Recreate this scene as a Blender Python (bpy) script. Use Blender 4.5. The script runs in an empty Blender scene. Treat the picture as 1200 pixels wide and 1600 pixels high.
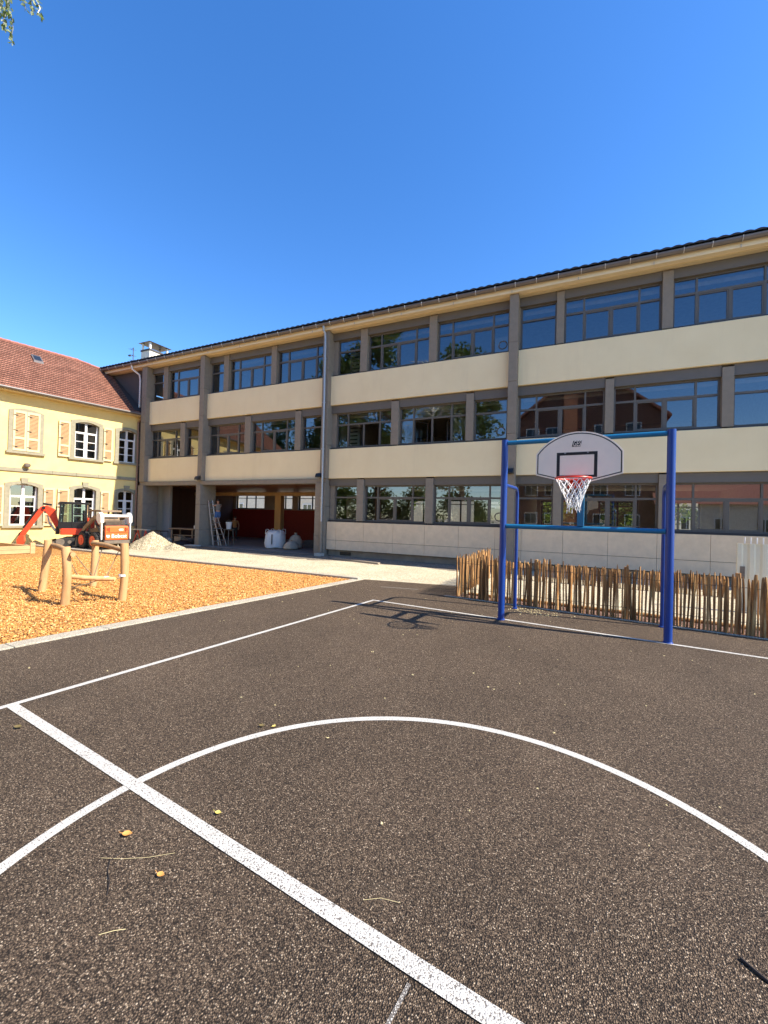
import bpy, bmesh, math, random
import numpy as np
from mathutils import Matrix, Vector
R = math.radians
random.seed(7)
rng = np.random.default_rng(11)
scene = bpy.context.scene
COL = scene.collection
K = 1.3            # one drawing unit is 1.3 m

# ------------------------------------------------------------------ camera
cam_d = bpy.data.cameras.new('camera')
cam = bpy.data.objects.new('camera', cam_d); COL.objects.link(cam)
cam_d.sensor_fit = 'AUTO'; cam_d.sensor_width = 36.0
cam_d.lens = 662.12 / 1600 * 36.0
cam_d.clip_start = 0.05; cam_d.clip_end = 2000
_r = Vector((0.90057678, 0.43390657, 0.02620211)); _u = Vector((-0.01923544, -0.02043943, 0.99960604)); _f = Vector((-0.43427118, 0.90072599, 0.01006089))
_m = Matrix((( _r.x, _u.x, -_f.x, 0), (_r.y, _u.y, -_f.y, 0), (_r.z, _u.z, -_f.z, 1.58*K), (0, 0, 0, 1)))
cam.matrix_world = _m
scene.camera = cam

# ------------------------------------------------------------------ sky and sun
SUN_EL, SUN_AZ = 43.5, 4.5         # azimuth measured from +X towards +Y
world = bpy.data.worlds.new('World'); scene.world = world
world.use_nodes = True
wn = world.node_tree.nodes; wl = world.node_tree.links
bg = wn['Background']
sky = wn.new('ShaderNodeTexSky'); sky.sky_type = 'NISHITA'; sky.sun_disc = False
sky.sun_elevation = R(SUN_EL); sky.sun_rotation = R(90 - SUN_AZ)
sky.altitude = 700; sky.air_density = 1.0; sky.dust_density = 0.35; sky.ozone_density = 2.2
hs = wn.new('ShaderNodeHueSaturation'); hs.inputs['Saturation'].default_value = 1.30; hs.inputs['Hue'].default_value = 0.507
wl.new(sky.outputs[0], hs.inputs['Color']); wl.new(hs.outputs[0], bg.inputs['Color'])
bg.inputs['Strength'].default_value = 0.15
sun_d = bpy.data.lights.new('sun', 'SUN'); sun_d.energy = 4.7; sun_d.angle = R(0.53); sun_d.color = (1.0, 0.90, 0.76)
sun = bpy.data.objects.new('sun', sun_d); COL.objects.link(sun)
_sd = Vector((math.cos(R(SUN_EL))*math.cos(R(SUN_AZ)), math.cos(R(SUN_EL))*math.sin(R(SUN_AZ)), math.sin(R(SUN_EL))))
sun.rotation_euler = _sd.to_track_quat('Z', 'Y').to_euler()
sun.location = (30, 5, 40)
scene.view_settings.view_transform = 'Standard'; scene.view_settings.look = 'None'
scene.view_settings.exposure = 1.1; scene.view_settings.gamma = 1.0
scene.cycles.max_bounces = 8; scene.cycles.diffuse_bounces = 4; scene.cycles.glossy_bounces = 4
scene.cycles.transparent_max_bounces = 16; scene.cycles.transmission_bounces = 6
scene.cycles.caustics_reflective = False; scene.cycles.caustics_refractive = False
scene.cycles.use_denoising = True

# ------------------------------------------------------------------ materials
class NT:
    def __init__(s, name):
        s.m = bpy.data.materials.new(name); s.m.use_nodes = True
        s.n = s.m.node_tree.nodes; s.l = s.m.node_tree.links
        s.b = s.n['Principled BSDF']; s.out = s.n['Material Output']
        s.tc = s.n.new('ShaderNodeTexCoord')
    def noise(s, scale, detail=4, rough=.55, vec=None, stretch=None):
        t = s.n.new('ShaderNodeTexNoise'); t.inputs['Scale'].default_value = scale
        t.inputs['Detail'].default_value = detail; t.inputs['Roughness'].default_value = rough
        v = vec or s.tc.outputs['Object']
        if stretch:
            mp = s.n.new('ShaderNodeMapping'); mp.inputs['Scale'].default_value = stretch
            s.l.new(v, mp.inputs[0]); v = mp.outputs[0]
        s.l.new(v, t.inputs['Vector']); return t.outputs['Fac']
    def voro(s, scale, feature='F1', out='Distance', vec=None):
        t = s.n.new('ShaderNodeTexVoronoi'); t.inputs['Scale'].default_value = scale; t.feature = feature
        s.l.new(vec or s.tc.outputs['Object'], t.inputs['Vector']); return t.outputs[out]
    def ramp(s, fac, stops, interp='LINEAR'):
        t = s.n.new('ShaderNodeValToRGB'); t.color_ramp.interpolation = interp
        e = t.color_ramp.elements
        while len(e) < len(stops): e.new(.5)
        for k, (p, c) in enumerate(stops):
            e[k].position = p
            e[k].color = (c, c, c, 1) if isinstance(c, (int, float)) else (*c, 1)
        s.l.new(fac, t.inputs[0]); return t.outputs[0]
    def mix(s, fac, a, b, mode='MIX'):
        t = s.n.new('ShaderNodeMix'); t.data_type = 'RGBA'; t.blend_type = mode
        for sock, v in ((t.inputs[0], fac), (t.inputs[6], a), (t.inputs[7], b)):
            if isinstance(v, (int, float)): sock.default_value = v if sock == t.inputs[0] else (v, v, v, 1)
            elif isinstance(v, tuple): sock.default_value = (*v, 1)
            else: s.l.new(v, sock)
        return t.outputs[2]
    def math(s, op, a, b=0.0):
        t = s.n.new('ShaderNodeMath'); t.operation = op
        for sock, v in ((t.inputs[0], a), (t.inputs[1], b)):
            if isinstance(v, (int, float)): sock.default_value = v
            else: s.l.new(v, sock)
        return t.outputs[0]
    def bump(s, h, strength=.3, dist=.01):
        t = s.n.new('ShaderNodeBump'); t.inputs['Strength'].default_value = strength; t.inputs['Distance'].default_value = dist
        s.l.new(h, t.inputs['Height']); s.l.new(t.outputs[0], s.b.inputs['Normal']); return t
    def col(s, c):
        if isinstance(c, tuple): s.b.inputs['Base Color'].default_value = (*c, 1)
        else: s.l.new(c, s.b.inputs['Base Color'])
    def set(s, rough=.6, metal=0, spec=None):
        s.b.inputs['Roughness'].default_value = rough; s.b.inputs['Metallic'].default_value = metal
        if spec is not None: s.b.inputs['Specular IOR Level'].default_value = spec
        return s.m

def sc(c, f): return tuple(min(1, x*f) for x in c)
def plain(name, c, rough=.6, metal=0, var=.12, scale=6, bump=.0, bscale=60, stretch=None, spec=None):
    t = NT(name)
    n = t.noise(scale, 5, .6, stretch=stretch)
    t.col(t.ramp(n, [(.25, sc(c, 1-var)), (.75, sc(c, 1+var))]))
    if bump: t.bump(t.noise(bscale, 3, .6, stretch=stretch), bump, .01)
    return t.set(rough, metal, spec)

M = {}
# court surface: coarse brown-grey porous asphalt
def asphalt_mat():
    t = NT('asphalt')
    cell = t.voro(130, 'F1', 'Color'); dist = t.voro(130, 'F1', 'Distance')
    sep = t.n.new('ShaderNodeSeparateColor'); t.l.new(cell, sep.inputs[0])
    stone = t.ramp(sep.outputs[0], [(0, (.048, .033, .022)), (.45, (.110, .077, .051)), (.8, (.185, .131, .085)), (.95, (.33, .247, .165)), (1, (.56, .45, .32))])
    gap = t.ramp(dist, [(.38, 1.0), (.78, 0.16)])
    c = t.mix(1.0, stone, gap, 'MULTIPLY')
    patch = t.ramp(t.noise(.45, 6, .65), [(.3, .80), (.7, 1.22)])
    c = t.mix(1.0, c, patch, 'MULTIPLY')
    dust = t.ramp(t.noise(1.7, 6, .7), [(.56, 0.0), (.80, .22)])
    c = t.mix(dust, c, (.22, .17, .12))
    t.col(c)
    t.bump(t.ramp(dist, [(.0, 1.0), (.8, 0.0)]), 1.0, .009)
    return t.set(.82, 0, .25)
M['asphalt'] = asphalt_mat()
def paint_mat(name, hole, c=(.64, .62, .56)):
    t = NT(name)
    dist = t.voro(130, 'F1', 'Distance')
    n = t.noise(30, 3, .7)
    k = t.math('ADD', dist, t.math('MULTIPLY', n, .22))
    h = t.ramp(k, [(hole, 0.0), (hole+.10, .85)])
    w = t.ramp(t.noise(5, 6, .7), [(.3, sc(c, .80)), (.7, c)])
    t.col(t.mix(h, w, (.07, .055, .045)))
    t.bump(t.ramp(dist, [(.0, 1.0), (.8, 0.0)]), .6, .008)
    return t.set(.6, 0, .3)
M['line'] = paint_mat('line_paint', .76)
M['worn_line'] = paint_mat('worn_line_paint', .40)
def gravel_mat(name, cols, scale, bs=.8, bd=.015):
    t = NT(name)
    cell = t.voro(scale, 'F1', 'Color'); dist = t.voro(scale, 'F1', 'Distance')
    sep = t.n.new('ShaderNodeSeparateColor'); t.l.new(cell, sep.inputs[0])
    c = t.ramp(sep.outputs[0], cols)
    c = t.mix(1.0, c, t.ramp(dist, [(.3, 1.0), (.8, .45)]), 'MULTIPLY')
    c = t.mix(1.0, c, t.ramp(t.noise(.7, 5, .65), [(.3, .86), (.7, 1.12)]), 'MULTIPLY')
    t.col(c); t.bump(t.ramp(dist, [(.0, 1.0), (.8, 0.0)]), bs, bd)
    return t.set(.9, 0, .2)
M['gravel'] = gravel_mat('pale_gravel', [(0, (.48, .40, .26)), (.5, (.70, .61, .42)), (1, (.84, .76, .57))], 34)
M['heap'] = gravel_mat('gravel_heap', [(0, (.30, .255, .16)), (.5, (.58, .50, .33)), (1, (.76, .68, .48))], 22, 1.0, .03)
M['chipbed'] = gravel_mat('wood_chip_bed', [(0, (.40, .18, .05)), (.5, (.62, .31, .09)), (1, (.80, .47, .17))], 26, 1.0, .03)
M['mulch'] = gravel_mat('red_mulch', [(0, (.16, .085, .06)), (.5, (.27, .16, .12)), (1, (.42, .28, .22))], 26, 1.0, .03)
M['dirtground'] = gravel_mat('trodden_dirt', [(0, (.16, .135, .105)), (.5, (.27, .23, .18)), (1, (.42, .36, .28))], 30)  # darker dirt tone with the building's shade put into the colour
M['kerb'] = gravel_mat('kerb_concrete', [(0, (.42, .38, .29)), (.5, (.54, .49, .38)), (1, (.66, .60, .48))], 90, .25, .006)
M['concrete_floor'] = plain('concrete_floor', (.20, .175, .15), .8, var=.2, scale=2)
def chip_mat():
    t = NT('wood_chip')
    oi = t.n.new('ShaderNodeNewGeometry')
    c = t.ramp(oi.outputs['Random Per Island'], [(0, (.34, .13, .03)), (.35, (.60, .27, .065)), (.75, (.80, .42, .125)), (1, (.88, .58, .27))])
    t.col(c); return t.set(.75, 0, .25)
M['chip'] = chip_mat()
def cream_mat():
    t = NT('cream_render')
    c = t.ramp(t.noise(.9, 5, .6), [(.25, (.82, .68, .415)), (.75, (.88, .745, .47))])
    st = t.ramp(t.noise(2.6, 5, .65, stretch=(1, 1, .12)), [(.55, 0.0), (.85, .22)])
    t.col(t.mix(st, c, (.58, .47, .31))); t.bump(t.noise(70, 4, .7), .25, .006)
    return t.set(.85, 0, .2)
M['cream'] = cream_mat()
M['stonepanel'] = plain('stone_panel', (.68, .545, .375), .75, var=.10, scale=4, bump=.1, bscale=60)
M['column'] = plain('column_concrete', (.235, .20, .155), .8, var=.10, scale=5, bump=.2, bscale=70)
M['lintel'] = plain('lintel_metal', (.125, .112, .095), .55, var=.06, scale=3)
M['frame'] = plain('window_frame_metal', (.11, .10, .085), .45, var=.05, scale=3)
M['darkframe'] = plain('dark_frame_metal', (.035, .033, .033), .45)
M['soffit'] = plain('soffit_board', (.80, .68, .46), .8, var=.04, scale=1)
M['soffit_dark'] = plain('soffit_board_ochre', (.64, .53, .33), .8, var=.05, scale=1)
M['gutter'] = plain('gutter_metal', (.16, .14, .13), .45, .3, var=.12, scale=3)
M['bracket'] = plain('bracket_metal', (.55, .52, .48), .4, .5)
M['galv'] = plain('galvanised_pipe', (.40, .42, .44), .45, .6, var=.1, scale=8)
M['whitepipe'] = plain('white_pipe', (.78, .77, .74), .45)
M['copper'] = plain('copper_pipe', (.34, .21, .14), .5, .3, var=.2)
M['slate'] = plain('roof_slate', (.035, .03, .03), .7, var=.25, scale=8)
M['plinth'] = plain('plinth_concrete', (.30, .25, .19), .9, var=.2, scale=3, bump=.2)
M['interior'] = plain('interior_wall', (.42, .38, .31), .9)
M['ceiling'] = plain('interior_ceiling', (.72, .66, .52), .9)
M['darkwood'] = plain('dark_wood_wall', (.085, .035, .018), .6, var=.3, scale=3, stretch=(1, 1, .1))
M['redwall'] = plain('red_wall', (.26, .018, .012), .6, var=.15)
M['woodceil'] = plain('wood_ceiling', (.30, .11, .04), .5, var=.25, scale=4, stretch=(.1, 1, 1))
M['woodpost'] = plain('glulam_wood', (.50, .30, .12), .6, var=.15, scale=5, stretch=(1, 1, .1))
M['greywall'] = plain('grey_wall', (.075, .068, .066), .8, var=.1, scale=2)
M['palepanel'] = plain('pale_panel', (.42, .42, .38), .8, var=.06)
M['louvre'] = plain('white_louvre', (.6, .6, .57), .6)
M['black'] = plain('black_plastic', (.012, .012, .013), .4)
M['rubber'] = plain('rubber', (.028, .026, .024), .85, var=.3, scale=20, bump=.3, bscale=40)
M['white'] = plain('white_paint', (.78, .77, .74), .45, var=.04)
M['steel'] = plain('grey_steel', (.35, .35, .35), .4, .7, var=.15)
def glass_mat(name, ior, tint, wav=.012):
    t = NT(name); t.n.remove(t.b)
    tr = t.n.new('ShaderNodeBsdfTransparent'); tr.inputs[0].default_value = (*tint, 1)
    gl = t.n.new('ShaderNodeBsdfGlossy'); gl.inputs['Roughness'].default_value = .004; gl.inputs['Color'].default_value = (.93, .96, 1, 1)
    fr = t.n.new('ShaderNodeFresnel'); fr.inputs['IOR'].default_value = ior
    mx = t.n.new('ShaderNodeMixShader')
    t.l.new(fr.outputs[0], mx.inputs[0]); t.l.new(tr.outputs[0], mx.inputs[1]); t.l.new(gl.outputs[0], mx.inputs[2])
    t.l.new(mx.outputs[0], t.out.inputs[0]); return t.m
M['glass'] = glass_mat('window_glass', 2.4, (.80, .82, .78))
M['cabglass'] = glass_mat('cab_glass', 1.7, (.55, .66, .60))
def yellow_mat():
    t = NT('yellow_render')
    c = t.ramp(t.noise(1.2, 6, .65), [(.25, (.74, .57, .22)), (.75, (.84, .68, .30))])
    stain = t.ramp(t.noise(2.2, 5, .7, stretch=(1, 1, .25)), [(.60, 0.0), (.85, .35)])
    t.col(t.mix(stain, c, (.62, .52, .33))); t.bump(t.noise(40, 4, .7), .35, .012)
    return t.set(.9, 0, .2)
M['yellow'] = yellow_mat()
M['trim'] = plain('stone_trim', (.30, .275, .19), .85, var=.16, scale=7, bump=.2, bscale=50)
def tile_mat():
    t = NT('roof_tiles')
    br = t.n.new('ShaderNodeTexBrick'); br.offset = .5
    br.inputs['Color1'].default_value = (.225, .092, .06, 1); br.inputs['Color2'].default_value = (.33, .15, .10, 1); br.inputs['Mortar'].default_value = (.05, .028, .02, 1)
    br.inputs['Scale'].default_value = 1.0; br.inputs['Mortar Size'].default_value = .009; br.inputs['Brick Width'].default_value = .12; br.inputs['Row Height'].default_value = .17
    br.inputs['Bias'].default_value = -.1
    t.l.new(t.tc.outputs['UV'], br.inputs['Vector'])
    lich = t.ramp(t.noise(9, 5, .7), [(.66, 0.0), (.74, .55)])
    c = t.mix(lich, br.outputs['Color'], (.42, .34, .27))
    c = t.mix(1.0, c, t.ramp(t.noise(1.0, 4), [(.3, .8), (.7, 1.2)]), 'MULTIPLY')
    t.col(c)
    return t.set(.85, 0, .2)
M['tile'] = tile_mat()
M['ridge'] = plain('ridge_tile', (.34, .14, .10), .85, var=.25, scale=9)
M['shutter'] = plain('shutter_frame', (.70, .56, .31), .7, var=.06)
def louvre_mat():
    t = NT('shutter_louvre'); c = t.ramp(t.noise(4, 4, .6, stretch=(1, 1, 6)), [(.3, (.38, .23, .105)), (.7, (.50, .32, .15))]); t.col(c); return t.set(.7)
M['slat'] = louvre_mat()
M['blue'] = plain('blue_paint', (.006, .046, .25), .32, var=.05, spec=.5)
M['lightblue'] = plain('light_blue_paint', (.010, .145, .29), .32, var=.05, spec=.5)
M['board'] = plain('backboard_panel', (.94, .80, .64), .4, var=.03)
M['rim'] = plain('red_rim_paint', (.70, .045, .02), .4)
M['net'] = plain('net_cord', (.85, .85, .83), .8)
def bark_mat(name, a, b, c3, st=(1, 1, .12), sc_=9):
    t = NT(name)
    g = t.n.new('ShaderNodeNewGeometry')
    n = t.noise(sc_, 6, .7, stretch=st)
    c = t.ramp(n, [(.28, a), (.5, b), (.74, c3)])
    c = t.mix(1.0, c, t.ramp(g.outputs['Random Per Island'], [(0, .55), (1, 1.5)]), 'MULTIPLY')
    t.col(c); t.bump(t.noise(sc_*3, 4, .7, stretch=st), .5, .01); return t.set(.85, 0, .2)
M['pale'] = bark_mat('chestnut_pale', (.10, .046, .018), (.33, .175, .07), (.78, .52, .22))
M['log'] = bark_mat('robinia_log', (.52, .27, .11), (.74, .44, .20), (.84, .55, .28), sc_=5)
M['timber'] = plain('timber_plank', (.52, .34, .17), .8, var=.2, scale=5, stretch=(1, .15, 1))
M['rope'] = plain('rope', (.20, .15, .09), .9)
M['birchbark'] = bark_mat('birch_bark', (.12, .11, .10), (.5, .48, .44), (.68, .66, .62), (1, 1, 2), 3)
M['bark'] = bark_mat('tree_bark', (.04, .028, .02), (.10, .075, .05), (.16, .12, .09))
def leaf_mat(name, a, b):
    t = NT(name); g = t.n.new('ShaderNodeNewGeometry')
    c = t.ramp(g.outputs['Random Per Island'], [(0, a), (1, b)]); t.col(c); t.set(.5, 0, .4)
    tl = t.n.new('ShaderNodeBsdfTranslucent'); t.l.new(t.mix(1.0, c, (1.5, 1.7, .6), 'MULTIPLY'), tl.inputs[0])
    mx = t.n.new('ShaderNodeMixShader'); mx.inputs[0].default_value = .3
    t.l.new(t.b.outputs[0], mx.inputs[1]); t.l.new(tl.outputs[0], mx.inputs[2]); t.l.new(mx.outputs[0], t.out.inputs[0]); return t.m
M['birchleaf'] = leaf_mat('birch_leaf', (.09, .13, .05), (.22, .27, .15))
M['leaf'] = leaf_mat('green_leaf', (.045, .075, .018), (.12, .16, .04))
M['dryleaf'] = plain('dry_leaf', (.66, .32, .08), .6, var=.2, scale=20)
M['yellowleaf'] = plain('yellow_leaf', (.62, .50, .12), .6, var=.2, scale=20)
M['brownleaf'] = plain('brown_leaf', (.16, .12, .04), .7, var=.3, scale=20)
M['straw'] = plain('straw', (.62, .52, .27), .8)
M['twig'] = plain('twig_bark', (.03, .022, .018), .8)
M['orange'] = plain('orange_red_paint', (.70, .06, .02), .4, var=.08)
M['dirtyorange'] = plain('orange_paint', (.78, .14, .03), .5, var=.1, scale=3)
M['dirt'] = plain('dusty_brown_paint', (.24, .17, .11), .75, var=.3, scale=5)
M['dust'] = plain('dusty_metal', (.16, .13, .10), .8, var=.3, scale=8)
M['skin'] = plain('skin', (.45, .24, .15), .55, var=.06)
M['hair'] = plain('hair', (.03, .02, .015), .6)
M['denim'] = plain('blue_denim', (.06, .13, .30), .85)
M['greyshirt'] = plain('grey_vest', (.20, .18, .16), .85)
M['darkcloth'] = plain('dark_trousers', (.02, .02, .022), .85)
M['tanshirt'] = plain('tan_shirt', (.42, .20, .07), .85)
M['bag'] = plain('white_woven_bag', (.70, .70, .68), .75, var=.1, scale=5, bump=.8, bscale=7)
M['sack'] = plain('beige_sack', (.50, .43, .32), .85, var=.15, scale=6, bump=.6, bscale=9)
M['board_wood'] = plain('raw_board', (.36, .26, .16), .8, var=.2, stretch=(.2, 1, 1))
M['barrier'] = plain('pale_barrier', (.70, .65, .48), .5, var=.04)
M['brick'] = plain('brown_brick', (.17, .075, .05), .85, var=.2, scale=12)
M['terracotta'] = plain('terracotta_render', (.55, .22, .11), .85)
M['palehouse'] = plain('pale_render', (.72, .66, .54), .9)
M['darkglass'] = plain('dark_pane', (.02, .025, .03), .1, spec=.6)

# ------------------------------------------------------------------ mesh helpers
WORLD = {}
class MB:
    def __init__(s): s.v = []; s.f = []; s.mi = []; s.cur = 0; s.uv = None
    def add(s, vs, fs):
        o = len(s.v); s.v += [tuple(p) for p in vs]
        for f in fs: s.f.append(tuple(o+i for i in f)); s.mi.append(s.cur)
    def quad(s, *p): s.add(p, [tuple(range(len(p)))])
    def box(s, x0, x1, y0, y1, z0, z1):
        if x0 > x1: x0, x1 = x1, x0
        if y0 > y1: y0, y1 = y1, y0
        if z0 > z1: z0, z1 = z1, z0
        s.add([(x0,y0,z0),(x1,y0,z0),(x1,y1,z0),(x0,y1,z0),(x0,y0,z1),(x1,y0,z1),(x1,y1,z1),(x0,y1,z1)],
              [(0,3,2,1),(4,5,6,7),(0,1,5,4),(1,2,6,5),(2,3,7,6),(3,0,4,7)])
    def obox(s, c, size, rot=(0,0,0)):
        from mathutils import Euler
        m = Euler(rot).to_matrix(); h = [q/2 for q in size]; c = Vector(c)
        p = [c + m @ Vector((sx*h[0], sy*h[1], sz*h[2])) for sz in (-1,1) for sx, sy in ((-1,-1),(1,-1),(1,1),(-1,1))]
        s.add(p, [(0,3,2,1),(4,5,6,7),(0,1,5,4),(1,2,6,5),(2,3,7,6),(3,0,4,7)])
    def beam(s, a, b, w, h, up=(0,0,1)):
        a = Vector(a); b = Vector(b); d = (b-a).normalized(); sd = d.cross(Vector(up))
        if sd.length < 1e-4: sd = d.cross(Vector((1,0,0)))
        sd.normalize(); u = sd.cross(d)
        p = [q + sd*sx*w/2 + u*sz*h/2 for q in (a, b) for sx, sz in ((-1,-1),(1,-1),(1,1),(-1,1))]
        s.add(p, [(0,1,2,3),(7,6,5,4),(0,4,5,1),(1,5,6,2),(2,6,7,3),(3,7,4,0)])
    def tube(s, pts, r, n=10, cap=True, squash=1.0):
        pts = [Vector(p) for p in pts]; m = len(pts)
        rr = r if isinstance(r, (list, tuple)) else [r]*m
        rings = []; prev = None
        for i, p in enumerate(pts):
            d = (pts[min(i+1, m-1)] - pts[max(i-1, 0)])
            d = d.normalized() if d.length > 1e-9 else Vector((0,0,1))
            if prev is None:
                a = d.cross(Vector((0,0,1)))
                if a.length < .05: a = d.cross(Vector((0,1,0)))
                a.normalize()
            else:
                a = prev - d*prev.dot(d); a.normalize()
            prev = a; b = d.cross(a)
            rings.append([p + (a*math.cos(2*math.pi*k/n) + b*math.sin(2*math.pi*k/n)*squash)*rr[i] for k in range(n)])
        vs = [q for g in rings for q in g]; fs = []
        for i in range(m-1):
            for k in range(n):
                k2 = (k+1) % n; fs.append((i*n+k, i*n+k2, (i+1)*n+k2, (i+1)*n+k))
        if cap: fs.append(tuple(range(n-1, -1, -1))); fs.append(tuple((m-1)*n+k for k in range(n)))
        s.add(vs, fs)
    def prism(s, poly, fn, d0, d1):
        n = len(poly)
        vs = [fn(p, d0) for p in poly] + [fn(p, d1) for p in poly]
        fs = [tuple(range(n-1, -1, -1)), tuple(range(n, 2*n))] + [(i, (i+1) % n, n+(i+1) % n, n+i) for i in range(n)]
        s.add(vs, fs)
    def lathe(s, prof, n=20, c=(0,0,0), wob=None):
        m = len(prof); vs = []
        for i, (r, z) in enumerate(prof):
            for k in range(n):
                a = 2*math.pi*k/n; q = r*(1 + (wob(a, z) if wob else 0))
                vs.append((c[0]+q*math.cos(a), c[1]+q*math.sin(a), c[2]+z))
        fs = [(i*n+k, i*n+(k+1) % n, (i+1)*n+(k+1) % n, (i+1)*n+k) for i in range(m-1) for k in range(n)]
        fs.append(tuple(range(n-1, -1, -1))); fs.append(tuple((m-1)*n+k for k in range(n)))
        s.add(vs, fs)
    def build(s, name, mats, parent=None, local=False, k=K, smooth=False, bevel=0, fix=True):
        me = bpy.data.meshes.new(name)
        W = WORLD.get(parent.name) if parent else None
        v = np.array(s.v, float).reshape(-1, 3)
        if W is not None and not local:
            iw = np.array(W.inverted()); v = v @ iw[:3, :3].T + iw[:3, 3]
        me.from_pydata((v*k).tolist(), [], s.f)
        mats = mats if isinstance(mats, (list, tuple)) else [mats]
        for m in mats: me.materials.append(M[m] if isinstance(m, str) else m)
        if len(mats) > 1: me.polygons.foreach_set('material_index', s.mi)
        if fix:
            bm = bmesh.new(); bm.from_mesh(me); bmesh.ops.recalc_face_normals(bm, faces=bm.faces); bm.to_mesh(me); bm.free()
        if smooth: me.polygons.foreach_set('use_smooth', [True]*len(me.polygons))
        me.update()
        o = bpy.data.objects.new(name, me); COL.objects.link(o)
        if parent: o.parent = parent; WORLD[o.name] = W
        if smooth:
            md = o.modifiers.new('edges', 'EDGE_SPLIT'); md.split_angle = R(42)
        if bevel:
            md = o.modifiers.new('bevel', 'BEVEL'); md.width = bevel; md.segments = 2; md.limit_method = 'ANGLE'; md.angle_limit = R(40)
        return o

def tag(o, label=None, cat=None, group=None, kind=None):
    if label: o['label'] = label
    if cat: o['category'] = cat
    if group: o['group'] = group
    if kind: o['kind'] = kind
    return o
def thing(name, label, cat, loc=(0,0,0), rz=0.0, group=None):
    o = bpy.data.objects.new(name, None); COL.objects.link(o); o.empty_display_size = .3
    o.location = tuple(q*K for q in loc); o.rotation_euler = (0, 0, rz)
    WORLD[o.name] = Matrix.Translation(loc) @ Matrix.Rotation(rz, 4, 'Z')
    return tag(o, label, cat, group)
def copy_tree(o, parent=None):
    c = o.copy(); COL.objects.link(c)
    if parent: c.parent = parent
    for ch in list(o.children): copy_tree(ch, c)
    return c
def part(name, mat, parent, fn, **kw):
    b = MB(); fn(b); return b.build(name, mat, parent, **kw)
def text_mesh(name, txt, size, mat, parent, mtx, shear=0.0, depth=.0015, bold=0.0, k=K, sx=1.0):
    """real lettering as a thin solid: mtx maps text plane (x right, y up, z out) into the parent's frame"""
    cu = bpy.data.curves.new(name, 'FONT'); cu.body = txt; cu.size = size; cu.align_x = 'CENTER'; cu.align_y = 'CENTER'
    cu.extrude = depth; cu.shear = shear; cu.offset = bold; cu.resolution_u = 3
    tmp = bpy.data.objects.new(name+'_tmp', cu); COL.objects.link(tmp)
    bpy.context.view_layer.update()
    me = bpy.data.meshes.new_from_object(tmp.evaluated_get(bpy.context.evaluated_depsgraph_get()))
    bpy.data.objects.remove(tmp)
    me.transform(Matrix.Diagonal((sx, 1, 1, 1))); me.transform(mtx); me.transform(Matrix.Scale(k, 4))
    me.materials.clear(); me.materials.append(M[mat])
    o = bpy.data.objects.new(name, me); COL.objects.link(o); o.parent = parent
    return o
def wall_holes(b, u0, u1, z0, z1, holes, fn, thick):
    """wall in (u,z) with rectangular openings; fn(u, depth, z) -> point, depth 0 = outer face"""
    us = sorted({u0, u1, *[h[0] for h in holes], *[h[1] for h in holes]}); zs = sorted({z0, z1, *[h[2] for h in holes], *[h[3] for h in holes]})
    us = [u for u in us if u0 <= u <= u1]; zs = [z for z in zs if z0 <= z <= z1]
    for i in range(len(us)-1):
        for j in range(len(zs)-1):
            cu, cz = (us[i]+us[i+1])/2, (zs[j]+zs[j+1])/2
            if any(h[0] < cu < h[1] and h[2] < cz < h[3] for h in holes): continue
            for d in (0, thick): b.quad(fn(us[i], d, zs[j]), fn(us[i+1], d, zs[j]), fn(us[i+1], d, zs[j+1]), fn(us[i], d, zs[j+1]))
    for a0, a1, c0, c1 in list(holes) + [(u0, u1, z0, z1)]:
        b.quad(fn(a0,0,c0), fn(a1,0,c0), fn(a1,thick,c0), fn(a0,thick,c0)); b.quad(fn(a0,0,c1), fn(a1,0,c1), fn(a1,thick,c1), fn(a0,thick,c1))
        b.quad(fn(a0,0,c0), fn(a0,0,c1), fn(a0,thick,c1), fn(a0,thick,c0)); b.quad(fn(a1,0,c0), fn(a1,0,c1), fn(a1,thick,c1), fn(a1,thick,c0))
def sheet(name, poly, z, mat, kind='structure'):
    b = MB(); b.quad(*[(x, y, z) for x, y in poly]); o = b.build(name, mat, fix=False); o['kind'] = kind
    if o.data.polygons[0].normal.z < 0: o.data.flip_normals()
    return o

# ================================================================== GROUND
def far_ground():
    b = MB(); S = 500
    b.quad((-S,-S,-.012), (S,-S,-.012), (S,S,-.012), (-S,S,-.012)); o = b.build('ground', 'gravel', fix=False); o['kind'] = 'structure'
far_ground()
KX = lambda y: -5.76 + .1146*(y-2.38)          # asphalt edge / near kerb
sheet('court', [(KX(-14), -14), (16, -14), (16, 8.9), (2.6, 9.3), (-2.86, 9.65), (KX(9.33), 9.33)], 0.0, 'asphalt')
def kerbs():
    b = MB()
    ys = np.linspace(-14, 9.3, 25)
    for i in range(len(ys)-1):
        y0, y1 = ys[i]+.004, ys[i+1]-.004
        b.prism([(KX(y0)-.225, y0), (KX(y0), y0), (KX(y1), y1), (KX(y1)-.225, y1)], lambda p, d: (p[0], p[1], d), -.1, .016)
    o = b.build('kerb', 'kerb', bevel=.008); o['kind'] = 'structure'
    b = MB(); xs = np.linspace(-5.05, -20.6, 17)
    for i in range(16):
        x0, x1 = xs[i]-.004, xs[i+1]+.004; f = lambda x: 9.22 - .012*(x+5)
        b.prism([(x0, f(x0)-.12), (x0, f(x0)+.06), (x1, f(x1)+.06), (x1, f(x1)-.12)], lambda p, d: (p[0], p[1], d), -.1, .055)
    o = b.build('kerb', 'kerb', bevel=.008); o['kind'] = 'structure'
kerbs()
sheet('wood_chip_ground', [(KX(-14)-.225, -14), (KX(9.1)-.225, 9.1), (-20.6, 9.3), (-22.4, -14)], -.006, 'chipbed')
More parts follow.
